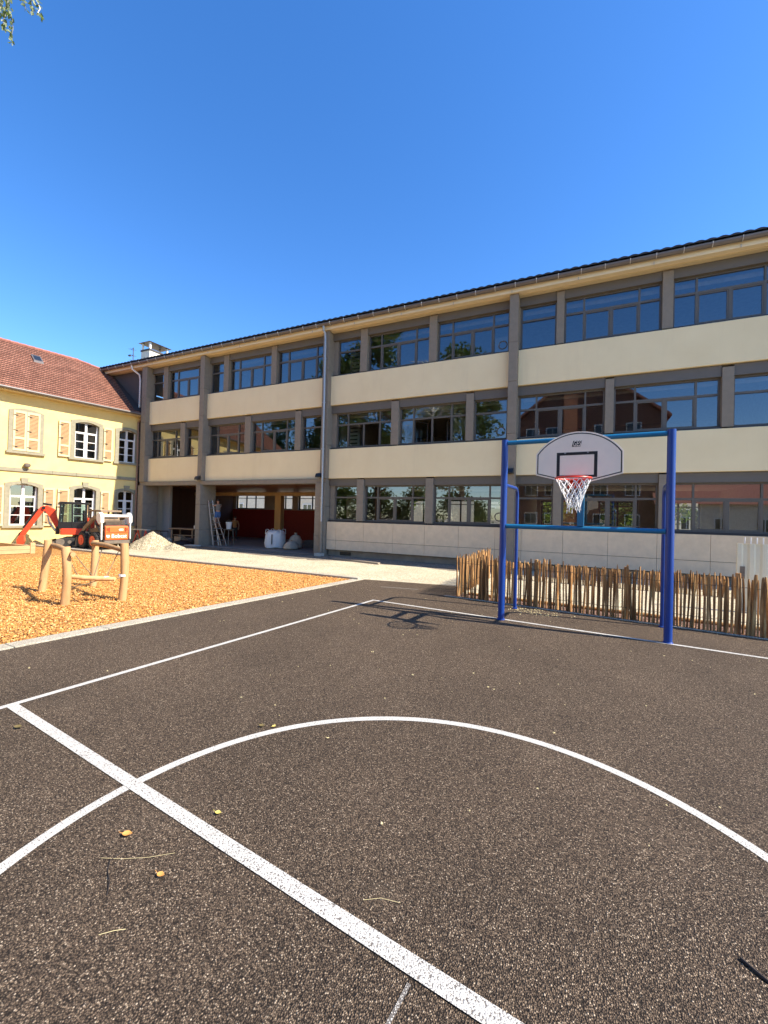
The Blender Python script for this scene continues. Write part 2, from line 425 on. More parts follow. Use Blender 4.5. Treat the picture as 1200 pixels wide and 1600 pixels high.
def dirt_shade():  # dark strip added along the school foot, deepening the building's shade by colour
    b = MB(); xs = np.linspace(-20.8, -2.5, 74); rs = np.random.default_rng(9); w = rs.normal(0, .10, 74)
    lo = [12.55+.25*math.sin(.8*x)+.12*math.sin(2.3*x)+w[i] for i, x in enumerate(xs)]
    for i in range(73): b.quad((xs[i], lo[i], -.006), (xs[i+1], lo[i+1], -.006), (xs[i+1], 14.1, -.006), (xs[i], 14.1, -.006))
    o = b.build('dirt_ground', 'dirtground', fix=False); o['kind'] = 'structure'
dirt_shade()
def chips():
    n = 64000
    x = rng.uniform(-15.5, -5.2, n*2); y = rng.uniform(.2, 9.05, n*2)
    ok = (x < -5.76+.1146*(y-2.38)-.24) & (np.abs(np.arctan2(-x, y)) < R(70)); x, y = x[ok][:n], y[ok][:n]; m = len(x)
    L = rng.uniform(.010, .036, m); W = L*rng.uniform(.25, .6, m); az = rng.uniform(0, 2*np.pi, m); ti = rng.normal(0, .38, m); ro = rng.normal(0, .38, m)
    ux = np.stack([np.cos(az)*np.cos(ti), np.sin(az)*np.cos(ti), np.sin(ti)], 1)
    vx = np.stack([-np.sin(az)*np.cos(ro), np.cos(az)*np.cos(ro), np.sin(ro)], 1)
    nx = np.cross(ux, vx)
    c = np.stack([x, y, rng.uniform(.0, .02, m)], 1); c[:, 2] += np.abs(ux[:, 2])*L*.4
    ux *= L[:, None]*.5; vx *= W[:, None]*.5; nx *= .0025
    P = np.stack([c-ux-vx, c+ux-vx*.6, c+ux*.9+vx, c-ux+vx*.7, c-ux*.9-vx*.9+nx*2, c+ux*.9-vx*.5+nx*2, c+ux*.8+vx*.9+nx*2, c-ux*.9+vx*.6+nx*2], 1).reshape(-1, 3)*K
    base = np.array([(4,5,6,7),(0,1,5,4),(1,2,6,5),(2,3,7,6),(3,0,4,7)])
    F = (np.arange(m)[:, None, None]*8 + base[None]).reshape(-1, 4)
    me = bpy.data.meshes.new('wood_chips'); me.vertices.add(len(P)); me.vertices.foreach_set('co', P.ravel())
    me.loops.add(F.size); me.loops.foreach_set('vertex_index', F.ravel()); me.polygons.add(len(F))
    me.polygons.foreach_set('loop_start', np.arange(0, F.size, 4)); me.polygons.foreach_set('loop_total', np.full(len(F), 4))
    me.update(calc_edges=True); me.materials.append(M['chip'])
    o = bpy.data.objects.new('wood_chips', me); COL.objects.link(o); o['kind'] = 'stuff'
    tag(o, 'orange wood chips spread under the log play frame', 'wood chips')
chips()
# planting bed behind the paling fence
NF = lambda x: 8.36 - .130*(x+2.38)             # near fence line
sheet('mulch_strip', [(-2.42, NF(-2.42)-.03), (9, NF(9)-.03), (9, NF(9)+.75), (-2.42, NF(-2.42)+.40)], .006, 'mulch')
sheet('bed_gravel', [(-2.42, NF(-2.42)+.40), (9, NF(9)+.75), (9, 11.6), (-2.42, 11.75)], .010, 'gravel')
def edging():
    b = MB(); xs = np.linspace(-2.6, 8.5, 10)
    for i in range(9): b.prism([(xs[i], NF(xs[i])-.10), (xs[i+1]-.003, NF(xs[i+1])-.10), (xs[i+1]-.003, NF(xs[i+1])-.05), (xs[i], NF(xs[i])-.05)], lambda p, d: (p[0], p[1], d), -.05, .010)
    o = b.build('edging_kerb', 'kerb'); o['kind'] = 'structure'
edging()
# painted lines (court frame is turned by -5.36 degrees)
CA = R(-5.36); XD = Vector((math.cos(CA), math.sin(CA), 0)); YD = Vector((-math.sin(CA), math.cos(CA), 0))
def line(p, q, w, mat='line', z=.0028, seg=1):
    p = Vector((*p, 0)); q = Vector((*q, 0)); d = (q-p).normalized(); n = Vector((-d.y, d.x, 0))*w/2
    b = MB(); b.quad(*[(a.x, a.y, z) for a in (p-n, q-n, q+n, p+n)])
    o = b.build('court_line', mat, fix=False); o['kind'] = 'structure'
    if o.data.polygons[0].normal.z < 0: o.data.flip_normals()
corner = Vector((-3.6, 7.1, 0)); cc = Vector((-.34, .91, 0))*1.58; CR = 1.8
mid = corner - YD*((corner-cc).dot(YD))
sl = Vector((-4.11, 1.78, 0)); sd_ = (corner-sl).normalized()
def xy(v): return (v.x, v.y)
line(xy(corner+sd_*.03), xy(sl-sd_*14), .06)
line(xy(corner-XD*.028), xy(corner+XD*12), .06, z=.0056)
_m0 = sl + XD*.032
_md = (Vector((-.215, 1.387, 0)) - _m0).normalized()
line(xy(_m0), xy(_m0+_md*12), .072, z=.0058)
def arc():
    b = MB(); n = 160; w = .03
    for i in range(n):
        a0, a1 = 2*math.pi*i/n, 2*math.pi*(i+1)/n
        b.quad(*[(cc.x+r*math.cos(a), cc.y+r*math.sin(a), .0028) for r, a in ((CR-w, a0), (CR+w, a0), (CR+w, a1), (CR-w, a1))])
    o = b.build('court_line', 'line', fix=False); o['kind'] = 'structure'
arc()
line((-.515, 1.36), (-.545, 1.10), .014, 'worn_line')
line((-4.15, 8.54), (-3.32, 8.70), .045, 'worn_line')

# ================================================================== SCHOOL BUILDING
school = thing('school_building', 'long three storey school block with cream bands and ribbon windows', 'building', (-8, 14, 0))
COLS = [-20.08, -16.03, -9.30, -2.24, 4.76, 11.7]
SILL = [1.38, 4.20, 7.05]; HEAD = [2.72, 5.55, 8.42]
PA = [[(-8.97,-7.92),(-7.62,-5.16),(-4.87,-2.42)], [(-8.97,-6.56),(-6.26,-3.78),(-3.52,-2.42)], [(-8.97,-7.92),(-7.62,-5.16),(-4.87,-2.42)]]
BAYS = [
    [None, [(-20.0,-17.7),(-17.37,-16.18)], [(-20.0,-19.0),(-18.68,-16.18)]],
    [None, [(-15.86,-13.62),(-13.28,-10.9),(-10.6,-9.46)], [(-15.86,-14.97),(-14.67,-12.23),(-11.95,-9.46)]],
    PA,
    [[(-2.08,-.99),(-.75,1.76),(2.03,4.60)], [(-2.08,.38),(.61,3.14),(3.40,4.60)], [(-2.08,-1.0),(-.78,1.76),(2.02,4.60)]],
    [[(4.92,5.97),(6.25,8.76),(9.04,11.54)], [(4.92,7.35),(7.6,10.1),(10.4,11.54)], [(4.92,5.97),(6.25,8.76),(9.04,11.54)]],
]
FY = 14.17
def window(x0, x1, z0, z1, single=False, opened=False, vent=False, low=False):
    b = MB(); d0, d1 = FY-.03, FY+.03; w = x1-x0; zt = z0 + (z1-z0)*.665
    o = .05
    b.box(x0, x0+o, d0, d1, z0, z1); b.box(x1-o, x1, d0, d1, z0, z1)
    b.box(x0+o, x1-o, d0, d1, z0, z0+o); b.box(x0+o, x1-o, d0, d1, z1-o, z1)
    b.box(x0+o, x1-o, d0-.004, d1, zt-.03, zt+.03)
    if single: cuts = []
    else: cuts = [x0+w*.215, x0+w*.5, x0+w*.785]
    for i, c in enumerate(cuts):
        b.box(c-.03, c+.03, d0-.002, d1, z0+o, zt-.03)
        if i != 1: b.box(c-.025, c+.025, d0-.002, d1, zt+.03, z1-o)
    edges = [x0+o, *cuts, x1-o]
    for i in range(len(edges)-1):                    # sashes of the lower lights
        if opened and i in (1, 2): continue
        if not single and i in (1, 2):
            a, c = edges[i]+.03, edges[i+1]-.03; q0, q1 = z0+o+.001, zt-.031; t = .035
            b.box(a, a+t, d0+.008, d1-.01, q0, q1); b.box(c-t, c, d0+.008, d1-.01, q0, q1); b.box(a+t, c-t, d0+.008, d1-.01, q0, q0+t); b.box(a+t, c-t, d0+.008, d1-.01, q1-t, q1)
    f = b.build('window', 'frame', school)
    g = MB()
    for i in range(len(edges)-1):
        if opened and i in (1, 2): continue
        g.quad((edges[i], FY+.004, z0+o), (edges[i+1], FY+.004, z0+o), (edges[i+1], FY+.004, zt), (edges[i], FY+.004, zt))
    g.quad((x0+o, FY+.004, zt), (x1-o, FY+.004, zt), (x1-o, FY+.004, z1-o), (x0+o, FY+.004, z1-o))
    g.build('pane', 'glass', f, fix=False)
    if opened:
        for i, hx, sgn in ((1, edges[1]+.03, 1), (2, edges[3]-.03, -1)):
            a = R(62); L = w*.285-.06; c = MB()
            q0, q1 = z0+o+.01, zt-.04; e = Vector((sgn*math.cos(a), math.sin(a), 0)); p0 = Vector((hx, FY, 0))
            for u in (0.02, L-.02): p = p0+e*u; c.beam((p.x, p.y, q0), (p.x, p.y, q1), .04, .04)
            for zz in (q0+.02, q1-.02): pa, pb = p0+e*.04, p0+e*(L-.04); c.beam((pa.x, pa.y, zz), (pb.x, pb.y, zz), .04, .038)
            cs = c.build('casement', 'darkframe', f)
            c = MB(); pa, pb = p0+e*.03, p0+e*(L-.03); c.quad((pa.x, pa.y, q0+.02), (pb.x, pb.y, q0+.02), (pb.x, pb.y, q1-.02), (pa.x, pa.y, q1-.02)); c.build('casement_pane', 'glass', f, fix=False)
    if vent:                                          # panel with a round fan in the corner of the pane
        c = MB(); vx0, vx1, vz0, vz1 = x1-o-.46, x1-o-.01, z0+o+.01, z0+o+.5; y = FY+.02
        c.box(vx0, vx1, y, y+.015, vz0, vz1); c.build('fan_panel', 'palepanel', f)
        c = MB(); cx, cz = (vx0+vx1)/2+.06, (vz0+vz1)/2-.03
        c.tube([(cx+.13*math.cos(t), y-.012, cz+.13*math.sin(t)) for t in np.linspace(0, 2*math.pi, 25)], .02, 8, False)
        c.prism([(cx+.125*math.cos(t), cz+.125*math.sin(t)) for t in np.linspace(0, 2*math.pi, 25)[:-1]], lambda p, d: (p[0], d, p[1]), y-.004, y-.001)
        c.build('fan', 'lintel', f)
for bi, bay in enumerate(BAYS):
    xa, xb = COLS[bi]+.135, COLS[bi+1]-.135
    for fl in range(3):
        ws = bay[fl]
        if ws is None: continue
        for k, (x0, x1) in enumerate(ws):
            single = (x1-x0) < 1.3
            window(x0, x1, SILL[fl], HEAD[fl], single, opened=(bi == 2 and fl == 1 and k < 2), vent=(bi == 2 and k == 2))
        for k in range(len(ws)-1):
            xm0, xm1 = ws[k][1], ws[k+1][0]
            part('window_post', 'column', school, lambda b: b.box(xm0+.002, xm1-.002, 13.985, 14.30, SILL[fl]-.015, HEAD[fl]+.235), bevel=.008)
        segs = [xa] + [q for k in range(len(ws)-1) for q in (ws[k][1], ws[k+1][0])] + [xb]
        zt = [3.0, 5.85, 8.70][fl]
        part('lintel', 'lintel', school, lambda b: [b.box(segs[2*k]+.002, segs[2*k+1]-.002, 14.03, 14.28, HEAD[fl], zt-.004) for k in range(len(segs)//2)])
        part('sill', 'darkframe', school, lambda b: [b.box(segs[2*k]+.002, segs[2*k+1]-.002, 14.01, 14.24, SILL[fl]-.05, SILL[fl]-.001) for k in range(len(segs)//2)])
        jambs = [(xa, ws[0][0]), (ws[-1][1], xb)]
        for p, q in jambs:
            if q-p > .02: part('window_jamb', 'column', school, lambda b: b.box(p, q-.002, 14.10, 14.26, SILL[fl], HEAD[fl]-.002))
    for fl in (1, 2):
        part('spandrel_panel', 'cream', school, lambda b: b.box(xa+.002, xb-.002, 13.94, 14.22, [0, 3.0, 5.86][fl], [0, 4.14, 6.99][fl]), bevel=.01)
    if bay[0]:
        def stone(b):
            st = -8.74 if bi == 2 else (-.68 - 1.21 if bi == 3 else 5.2)
            js = [xa+.004] + [x for x in np.arange(st, xb-.1, 1.207) if x > xa+.1] + [xb-.004]
            for k in range(len(js)-1):
                for z0, z1 in ((.245, .600), (.612, 1.315)): b.box(js[k]+.004, js[k+1]-.004, 13.90, 13.96, z0, z1)
        part('stone_cladding', 'stonepanel', school, stone)
        part('cladding_backing', 'darkframe', school, lambda b: b.box(xa+.006, xb-.006, 13.965, 14.2, .22, 1.325))
        part('plinth', 'plinth', school, lambda b: b.box(xa, xb, 14.06, 14.3, -.1, .215))
def column(i, x):
    w = .36 if i == 0 else .27
    def f(b):
        for z0, z1 in ((2.985 if i < 3 else -.1, 4.3), (4.308, 5.95), (5.958, 7.2), (7.208, 8.72)):
            b.box(x-w/2, x+w/2, 13.73, 14.27, z0, z1)
    part('column', 'column', school, f, bevel=.008)
for i, x in enumerate(COLS): column(i, x)
# undercroft piers and fascia
def pier(x0, x1, y1):
    part('pier', 'column', school, lambda b: [b.box(x0, x1, 13.72, y1, z0, z1) for z0, z1 in ((-.1, .75), (.758, 1.9), (1.908, 2.80))], bevel=.008)
pier(-20.3, -19.92, 14.55); pier(-16.20, -15.93, 14.62); pier(-9.62, -9.19, 14.15)
part('fascia_beam', 'column', school, lambda b: [b.box(xa, xb, 13.80, 14.25, 2.80, 2.978) for xa, xb in ((-20.3, -16.04), (-16.03, -9.19))], bevel=.006)
# black lamps on the columns
for x in (-16.03, -9.42, -2.24):
    part('lamp', 'black', school, lambda b: b.prism([(13.72,3.02),(13.72,3.20),(13.60,3.17),(13.54,3.06),(13.54,3.02)], lambda p, d: (d, p[0], p[1]), x-.11, x+.11), bevel=.012)
# floors, ceilings, rear wall, partitions
YB = 21.0
part('floor_slab', 'concrete_floor', school, lambda b: [b.box(-24, 11.8, 14.29, YB-.01, z, z+.16) for z in (3.02, 5.86)] + [b.box(-9.1, 11.8, 14.31, YB-.01, -.1, .3)])
part('interior_ceiling', 'ceiling', school, lambda b: [b.box(-24, 11.8, 14.30, YB-.02, z, z+.05) for z in (5.78, 8.62)] + [b.box(-9.1, 11.8, 14.32, YB-.02, 2.93, 2.98)])
part('wood_ceiling', 'woodceil', school, lambda b: b.box(-23.9, -9.2, 14.27, YB-.01, 2.90, 2.985))
rear = [(-21.0,-18.6,1.83,2.75), (-17.6,-16.4,1.83,2.75), (-15.95,-14.0,1.83,2.75), (-13.2,-10.0,1.83,2.75)]
rear2 = [(x, x+1.5, 1.15, 2.5) for x in (-8.6, -6.6, -4.4, -2.0, .4, 2.6, 5.2, 7.4, 9.6)]
part('rear_wall', 'interior', school, lambda b: wall_holes(b, -24.6, 12, -.1, 8.75, rear+rear2, lambda u, d, z: (u, YB+d, z), .25))
part('red_wall', 'redwall', school, lambda b: b.box(-21.2, -9.2, YB-.06, YB-.004, 0, 1.80))
part('dark_wall', 'darkwood', school, lambda b: [b.box(-21.3, -21.2, 15.2, YB-.07, 0, 2.89), b.box(-21.2, -9.2, YB-.05, YB-.003, 2.76, 2.89)])
part('pale_wall', 'palepanel', school, lambda b: b.box(-21.3, -19.62, 15.0, 15.15, 0, 2.89))
part('dark_partition', 'darkwood', school, lambda b: b.box(-9.25, -9.11, 14.3, YB-.01, 0, 2.9))
for x in (-16.03, -9.0, -2.24, 4.76):
    for z0, z1 in ((.31, 2.925), (3.185, 5.775), (6.025, 8.615)):
        if z0 > 1 or x > -5: part('partition_wall', 'interior', school, lambda b: b.box(x-.06, x+.06, 14.33, YB-.02, z0, z1))
for x0, x1, z0, z1 in rear+rear2:
    f = part('rear_window', 'darkframe', school, lambda b: [b.box(x0, x1, YB+.1, YB+.15, z0, z0+.06), b.box(x0, x1, YB+.1, YB+.15, z1-.06, z1)] + [b.box(x-.035, x+.035, YB+.1, YB+.15, z0+.06, z1-.06) for x in np.linspace(x0+.035, x1-.035, max(3, int((x1-x0)/.75)+1))] + [b.box(x0+.01, x1-.01, YB+.105, YB+.145, z1-.24, z1-.20)])
part('undercroft_floor', 'concrete_floor', school, lambda b: b.box(-21.2, -9.26, 13.9, YB-.07, -.1, .012))
part('wood_beam', 'woodpost', school, lambda b: b.box(-21.19, -9.26, 17.85, 18.05, 2.52, 2.70))
part('wood_post', 'woodpost', school, lambda b: [b.box(x-.2, x+.2, 17.8, 18.1, .012, 2.515) for x in (-14.85,)])
part('wood_post', 'woodpost', school, lambda b: b.box(-12.1, -11.8, 20.6, 20.9, 1.8, 2.89))
def slat(b, x, zb):
    b.cur = 0; b.box(x-.16, x+.34, 14.60, 14.66, zb, zb+.92); b.cur = 1
    for i in range(5): b.box(x-.06, x+.26, 14.585, 14.598, zb+.12+i*.15, zb+.17+i*.15)
for zb in (1.47, 4.30, 7.13):
    part('slatted_panel', ['louvre', 'black'], school, lambda b: slat(b, -8.55, zb))
part('window_blind', 'ceiling', school, lambda b: [b.box(xa, xb, 14.42, 14.50, z, z+.13) for xa, xb in ((-15.8,-9.2), (-8.9,-2.4), (-2.0,4.6)) for z in (5.42, 8.26)])
part('basement_vent', 'black', school, lambda b: b.box(-8.62, -8.14, 14.04, 14.062, .04, .17))
part('room_cupboard', 'interior', school, lambda b: [b.box(x, x+1.4, 18.6, 19.1, .31, 1.3) for x in (-7.5, -5, -1, 1.5, 3.2)])
# upper grey flank wall behind the yellow house, left end
part('grey_flank_wall', 'greywall', school, lambda b: [b.box(-24.6, -20.27, 14.0, 14.28, 2.985, 6.35), b.box(-24.6, -20.27, 14.0, 14.28, 6.356, 7.55), b.box(-24.6, -20.27, 14.0, 14.28, 7.556, 8.755)])
part('end_wall', 'greywall', school, lambda b: [b.box(-24.8, -24.61, 14.0, YB+.25, -.1, 8.74), b.box(11.84, 12.0, 14.0, YB+.25, -.1, 8.74)])
# eaves, gutter, roof
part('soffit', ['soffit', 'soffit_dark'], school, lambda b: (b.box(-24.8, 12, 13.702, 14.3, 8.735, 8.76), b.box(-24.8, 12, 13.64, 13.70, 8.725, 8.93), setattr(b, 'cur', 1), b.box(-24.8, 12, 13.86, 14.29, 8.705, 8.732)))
g_ = MB(); gx = [-24.9, 12.1]
prof = [(13.55+.085*math.cos(t), 8.93+.095*math.sin(t)) for t in np.linspace(math.pi, 2*math.pi, 9)]
prof = prof + [(p[0]*1.0+(0.012 if p[0] < 13.55 else -.012), p[1]+.012) for p in reversed(prof)]
g_.prism(prof, lambda p, d: (d, p[0], p[1]), *gx); gut = g_.build('gutter', 'gutter', school)
part('gutter_bracket', 'bracket', school, lambda b: [b.tube([(x, 13.55+.098*math.cos(t), 8.93+.108*math.sin(t)) for t in np.linspace(math.pi*.98, 1.7*math.pi, 6)], .011, 5) for x in np.arange(-24.5, 12, .62)])
part('soffit_vent', 'bracket', school, lambda b: [b.tube([(x, 13.63, 8.80), (x, 13.63, 8.72)], .012, 5) for x in np.arange(-19.4, 12, 1.9)])
def roof():
    xs = np.arange(-24.95, 12.1, .0417); rows = [(13.46, 9.005), (15.3, 9.56), (17.5, 10.15), (21.5, 9.05)]
    v = []; f = []
    for y, z in rows:
        for x in xs: v.append((x, y, z + .036*abs(math.cos(math.pi*x/.25))))
    n = len(xs)
    for j in range(3):
        for i in range(n-1): f.append((j*n+i, j*n+i+1, (j+1)*n+i+1, (j+1)*n+i))
    o = len(v)
    for x in xs: v.append((x, 13.46, 8.985))
    for i in range(n-1): f.append((i, i+1, o+i+1, o+i))
    b = MB(); b.add(v, f); return b.build('roof', 'slate', school, fix=False)
rf = roof()
part('ridge_cap', 'slate', rf, lambda b: b.tube([(-24.95, 17.5, 10.17), (12.1, 17.5, 10.17)], .09, 8))
part('roof_underside', 'greywall', school, lambda b: b.quad((-24.8, 13.55, 8.97), (12, 13.55, 8.97), (12, 21.3, 8.95), (-24.8, 21.3, 8.95)))
ch = part('chimney', 'palehouse', school, lambda b: (b.box(-24.52, -23.75, 16.5, 17.75, 9.6, 11.12)), bevel=.01)
part('chimney_crown', 'greywall', ch, lambda b: b.box(-24.55, -23.72, 16.47, 17.78, 11.12, 11.22))
part('chimney_post', 'white', ch, lambda b: [b.box(x-.05, x+.05, y-.05, y+.05, 11.22, 11.62) for x in (-24.46, -23.80) for y in (16.56, 17.69)])
part('chimney_cap', 'gutter', ch, lambda b: b.add([(-24.66,16.38,11.62),(-23.60,16.38,11.62),(-23.60,17.88,11.62),(-24.66,17.88,11.62),(-24.13,17.13,11.80)], [(0,3,2,1),(0,1,4),(1,2,4),(2,3,4),(3,0,4)]))
part('roof_vent', 'slate', school, lambda b: b.prism([(-23.2,10.2),(-22.6,10.2),(-22.6,10.5),(-23.0,10.68)], lambda p, d: (p[0], d, p[1]), 17.0, 17.6))
def antenna(b):
    b.tube([(-26.03, 17, 8.9), (-26.03, 17, 11.8)], .022, 6)
    for z, L in ((11.75, .35), (11.35, .28), (11.0, .2)):
        b.tube([(-26.03-L, 17.1, z), (-26.03+.1, 16.95, z)], .014, 5)
        for k in (-1, -.5): b.tube([(-26.03+k*L, 16.9, z), (-26.03+k*L, 17.3, z)], .009, 4)
    b.box(-26.45, -26.3, 16.95, 17.05, 11.3, 11.38)
part('antenna', 'greywall', school, antenna)
# pipes
part('drainpipe', 'galv', school, lambda b: b.tube([(-9.32, 13.55, 8.86), (-9.32, 13.56, 8.70), (-9.30, 13.64, 8.58), (-9.29, 13.66, 8.4), (-9.26, 13.66, 1.32)], .042, 10), smooth=True)
part('pipe_clamp', 'galv', school, lambda b: [b.tube([(-9.285, 13.675, z), (-9.285, 13.675, z+.04)], .062, 10) for z in (7.6, 5.9, 4.1, 2.2)])
part('lower_drainpipe', 'column', school, lambda b: b.tube([(-9.26, 13.66, 1.315), (-9.25, 13.66, .12)], .055, 10))
part('drain_box', 'palepanel', school, lambda b: b.box(-9.42, -9.12, 13.48, 13.71, -.02, .10))
part('side_drainpipe', 'whitepipe', school, lambda b: b.tube([(-20.85, 13.55, 8.86), (-20.85, 13.6, 8.66), (-20.70, 13.88, 8.45), (-20.68, 13.92, 8.2), (-20.68, 13.92, 6.80), (-20.86, 13.9, 6.66)], .045, 8), smooth=True)

# ================================================================== YELLOW HOUSE
YA = math.atan2(.988, .156)
house = thing('yellow_house', 'old yellow rendered house with tan shutters and red tiled roof', 'house', (-20.75, 14, 0), YA)
SL = -13.5
def yw(s, z0, z1, sn=None): return s
ups = [(-5.0,-4.1,3.90,5.60), (-2.83,-1.80,3.90,5.60), (-.98,-.10,3.92,5.56), (-7.3,-6.35,3.9,5.6)]
downs = [(-5.06,-4.06,.80,2.56), (-2.80,-1.85,.80,2.56), (-.95,-.12,.86,2.52), (-7.3,-6.35,.8,2.56)]
part('wall', 'yellow', house, lambda b: (wall_holes(b, SL, .0, -.1, 6.42, ups+downs, lambda u, d, z: (u, d, z), .35), b.box(SL-.3, SL, 0, 5.8, -.1, 6.42), b.box(SL, -.05, 5.5, 5.8, -.1, 6.42)), local=True)
part('room_lining', 'interior', house, lambda b: (b.box(SL, -.05, 2.2, 2.3, -.1, 6.3), b.box(SL, -.05, .36, 2.2, 3.0, 3.1), b.box(SL, -.05, .36, 2.2, 6.2, 6.3), b.box(SL, -.05, .36, 2.2, -.1, .02)), local=True)
def arch(u0, u1, z, rise, n=9):
    return [(u0+(u1-u0)*t, z + rise*(1-(2*t-1)**2)) for t in np.linspace(0, 1, n)]
def surround(b, u0, u1, z0, z1, wdt, rise, key):
    zs = z1-rise-.02
    inner = [(u0+.03, z0)] + arch(u0+.03, u1-.03, zs, rise) + [(u1-.03, z0)]
    outer = [(u0-wdt, z0)] + arch(u0-wdt, u1+wdt, zs+wdt*.9, rise) + [(u1+wdt, z0)]
    n = len(inner)
    vs = [(p[0], d, p[1]) for d in (-.05, .2) for ring in (inner, outer) for p in ring]
    I = lambda d, r, i: d*2*n + r*n + i
    fs = []
    for i in range(n-1):
        fs += [(I(0,0,i), I(0,0,i+1), I(0,1,i+1), I(0,1,i)), (I(0,0,i), I(0,0,i+1), I(1,0,i+1), I(1,0,i)), (I(0,1,i), I(0,1,i+1), I(1,1,i+1), I(1,1,i))]
    b.add(vs, fs)
    b.box(u0-wdt-.06, u1+wdt+.06, -.10, .05, z0-.10, z0)
    if key: b.prism([((u0+u1)/2-.10, z1+.0), ((u0+u1)/2+.10, z1+.0), ((u0+u1)/2+.13, z1+.24), ((u0+u1)/2-.13, z1+.24)], lambda p, d: (p[0], d, p[1]), -.085, .1)
def casement(parent, u0, u1, z0, z1, rows=3):
    f = MB(); y0, y1 = .13, .19; o = .055; um = (u0+u1)/2; zt = z0+(z1-z0)*.70
    f.box(u0, u0+o, y0, y1, z0, z1); f.box(u1-o, u1, y0, y1, z0, z1); f.box(u0+o, u1-o, y0, y1, z0, z0+o); f.box(u0+o, u1-o, y0, y1, z1-o, z1)
    f.box(um-.045, um+.045, y0-.01, y1, z0+o, z1-o)
    for a, c in ((u0+o, um-.045), (um+.045, u1-o)):
        f.box(a, c, y0-.005, y1, zt-.04, zt+.04)
        for k in range(1, rows): z = z0+o+(zt-.04-z0-o)*k/rows; f.box(a, c, y0+.012, y1-.01, z-.016, z+.016)
        f.box(a, a+.03, y0+.006, y1-.006, z0+o, zt-.04); f.box(c-.03, c, y0+.006, y1-.006, z0+o, zt-.04)
    w = f.build('window', 'white', parent, local=True)
    p = MB(); p.quad((u0+o, .165, z0+o), (u1-o, .165, z0+o), (u1-o, .165, z1-o), (u0+o, .165, z1-o)); p.build('pane', 'glass', w, local=True, fix=False)
def shutter(parent, u0, u1, z0, z1, y=-.09):
    f = MB(); o = .07
    f.box(u0, u0+o, y, y+.04, z0, z1); f.box(u1-o, u1, y, y+.04, z0, z1)
    for z in (z0, (z0+z1)/2-.35, z1-.09): f.box(u0+o, u1-o, y, y+.04, z, z+.09)
    s = f.build('shutter', 'shutter', parent, local=True)
    l = MB(); n = int((z1-z0)/.06)
    for i in range(n):
        z = z0+.06+(z1-z0-.12)*i/n
        l.add([(u0+o, y+.008, z), (u1-o, y+.008, z), (u1-o, y+.034, z+.05), (u0+o, y+.034, z+.05), (u0+o, y+.03, z), (u1-o, y+.03, z)], [(0,1,2,3), (0,4,5,1)])
    l.box(u0+o, u1-o, y+.035, y+.038, z0+.01, z1-.01)
    l.build('louvre', 'slat', s, local=True)
    h = MB()
    for z in (z0+.15, (z0+z1)/2, z1-.2): h.box(u0+.01, u0+.16, y-.008, y-.001, z, z+.03)
    h.build('hinge', 'black', s, local=True)
for i, (u0, u1, z0, z1) in enumerate(ups+downs):
    up = i < 4
    rise = .12
    part('stone_surround', 'trim', house, lambda b: surround(b, u0, u1, z0, z1, .14, rise, not up), local=True)
    casement(house, u0+.03, u1-.03, z0, z1-.02)
    w = (u1-u0)
    if up and i == 0:
        shutter(house, u0-.0, (u0+u1)/2-.005, z0+.02, z1-.02, -.075); shutter(house, (u0+u1)/2+.005, u1+.0, z0+.02, z1-.02, -.075)
    elif i not in (2, 6):
        shutter(house, u0-.60, u0-.16, z0-.02, z1-.12, -.085); shutter(house, u1+.16, u1+.56, z0-.02, z1-.12, -.085)
part('string_course', 'trim', house, lambda b: [b.box(s, min(s+.895, -.01), -.055, .02, 3.05, 3.20) for s in np.arange(SL, -.1, .9)], local=True, bevel=.01)
part('cornice', 'soffit_dark', house, lambda b: b.box(SL, -.02, -.36, .35, 6.30, 6.345), local=True)
part('eaves_gutter', 'gutter', house, lambda b: b.tube([(SL-.2, -.46, 6.385), (-.03, -.46, 6.385)], .062, 10), local=True, smooth=True)
part('downpipe', 'copper', house, lambda b: b.tube([(-.12, -.46, 6.33), (-.10, -.40, 6.2), (-.08, -.07, 6.0), (-.08, -.07, .1)], .05, 8), local=True, smooth=True)
lp = part('wall_lamp', 'dust', house, lambda b: b.lathe([(.02,0),(.10,.02),(.125,.09),(.10,.16),(.03,.18)], 14, (-4.52, -.14, 3.24)), local=True, smooth=True)
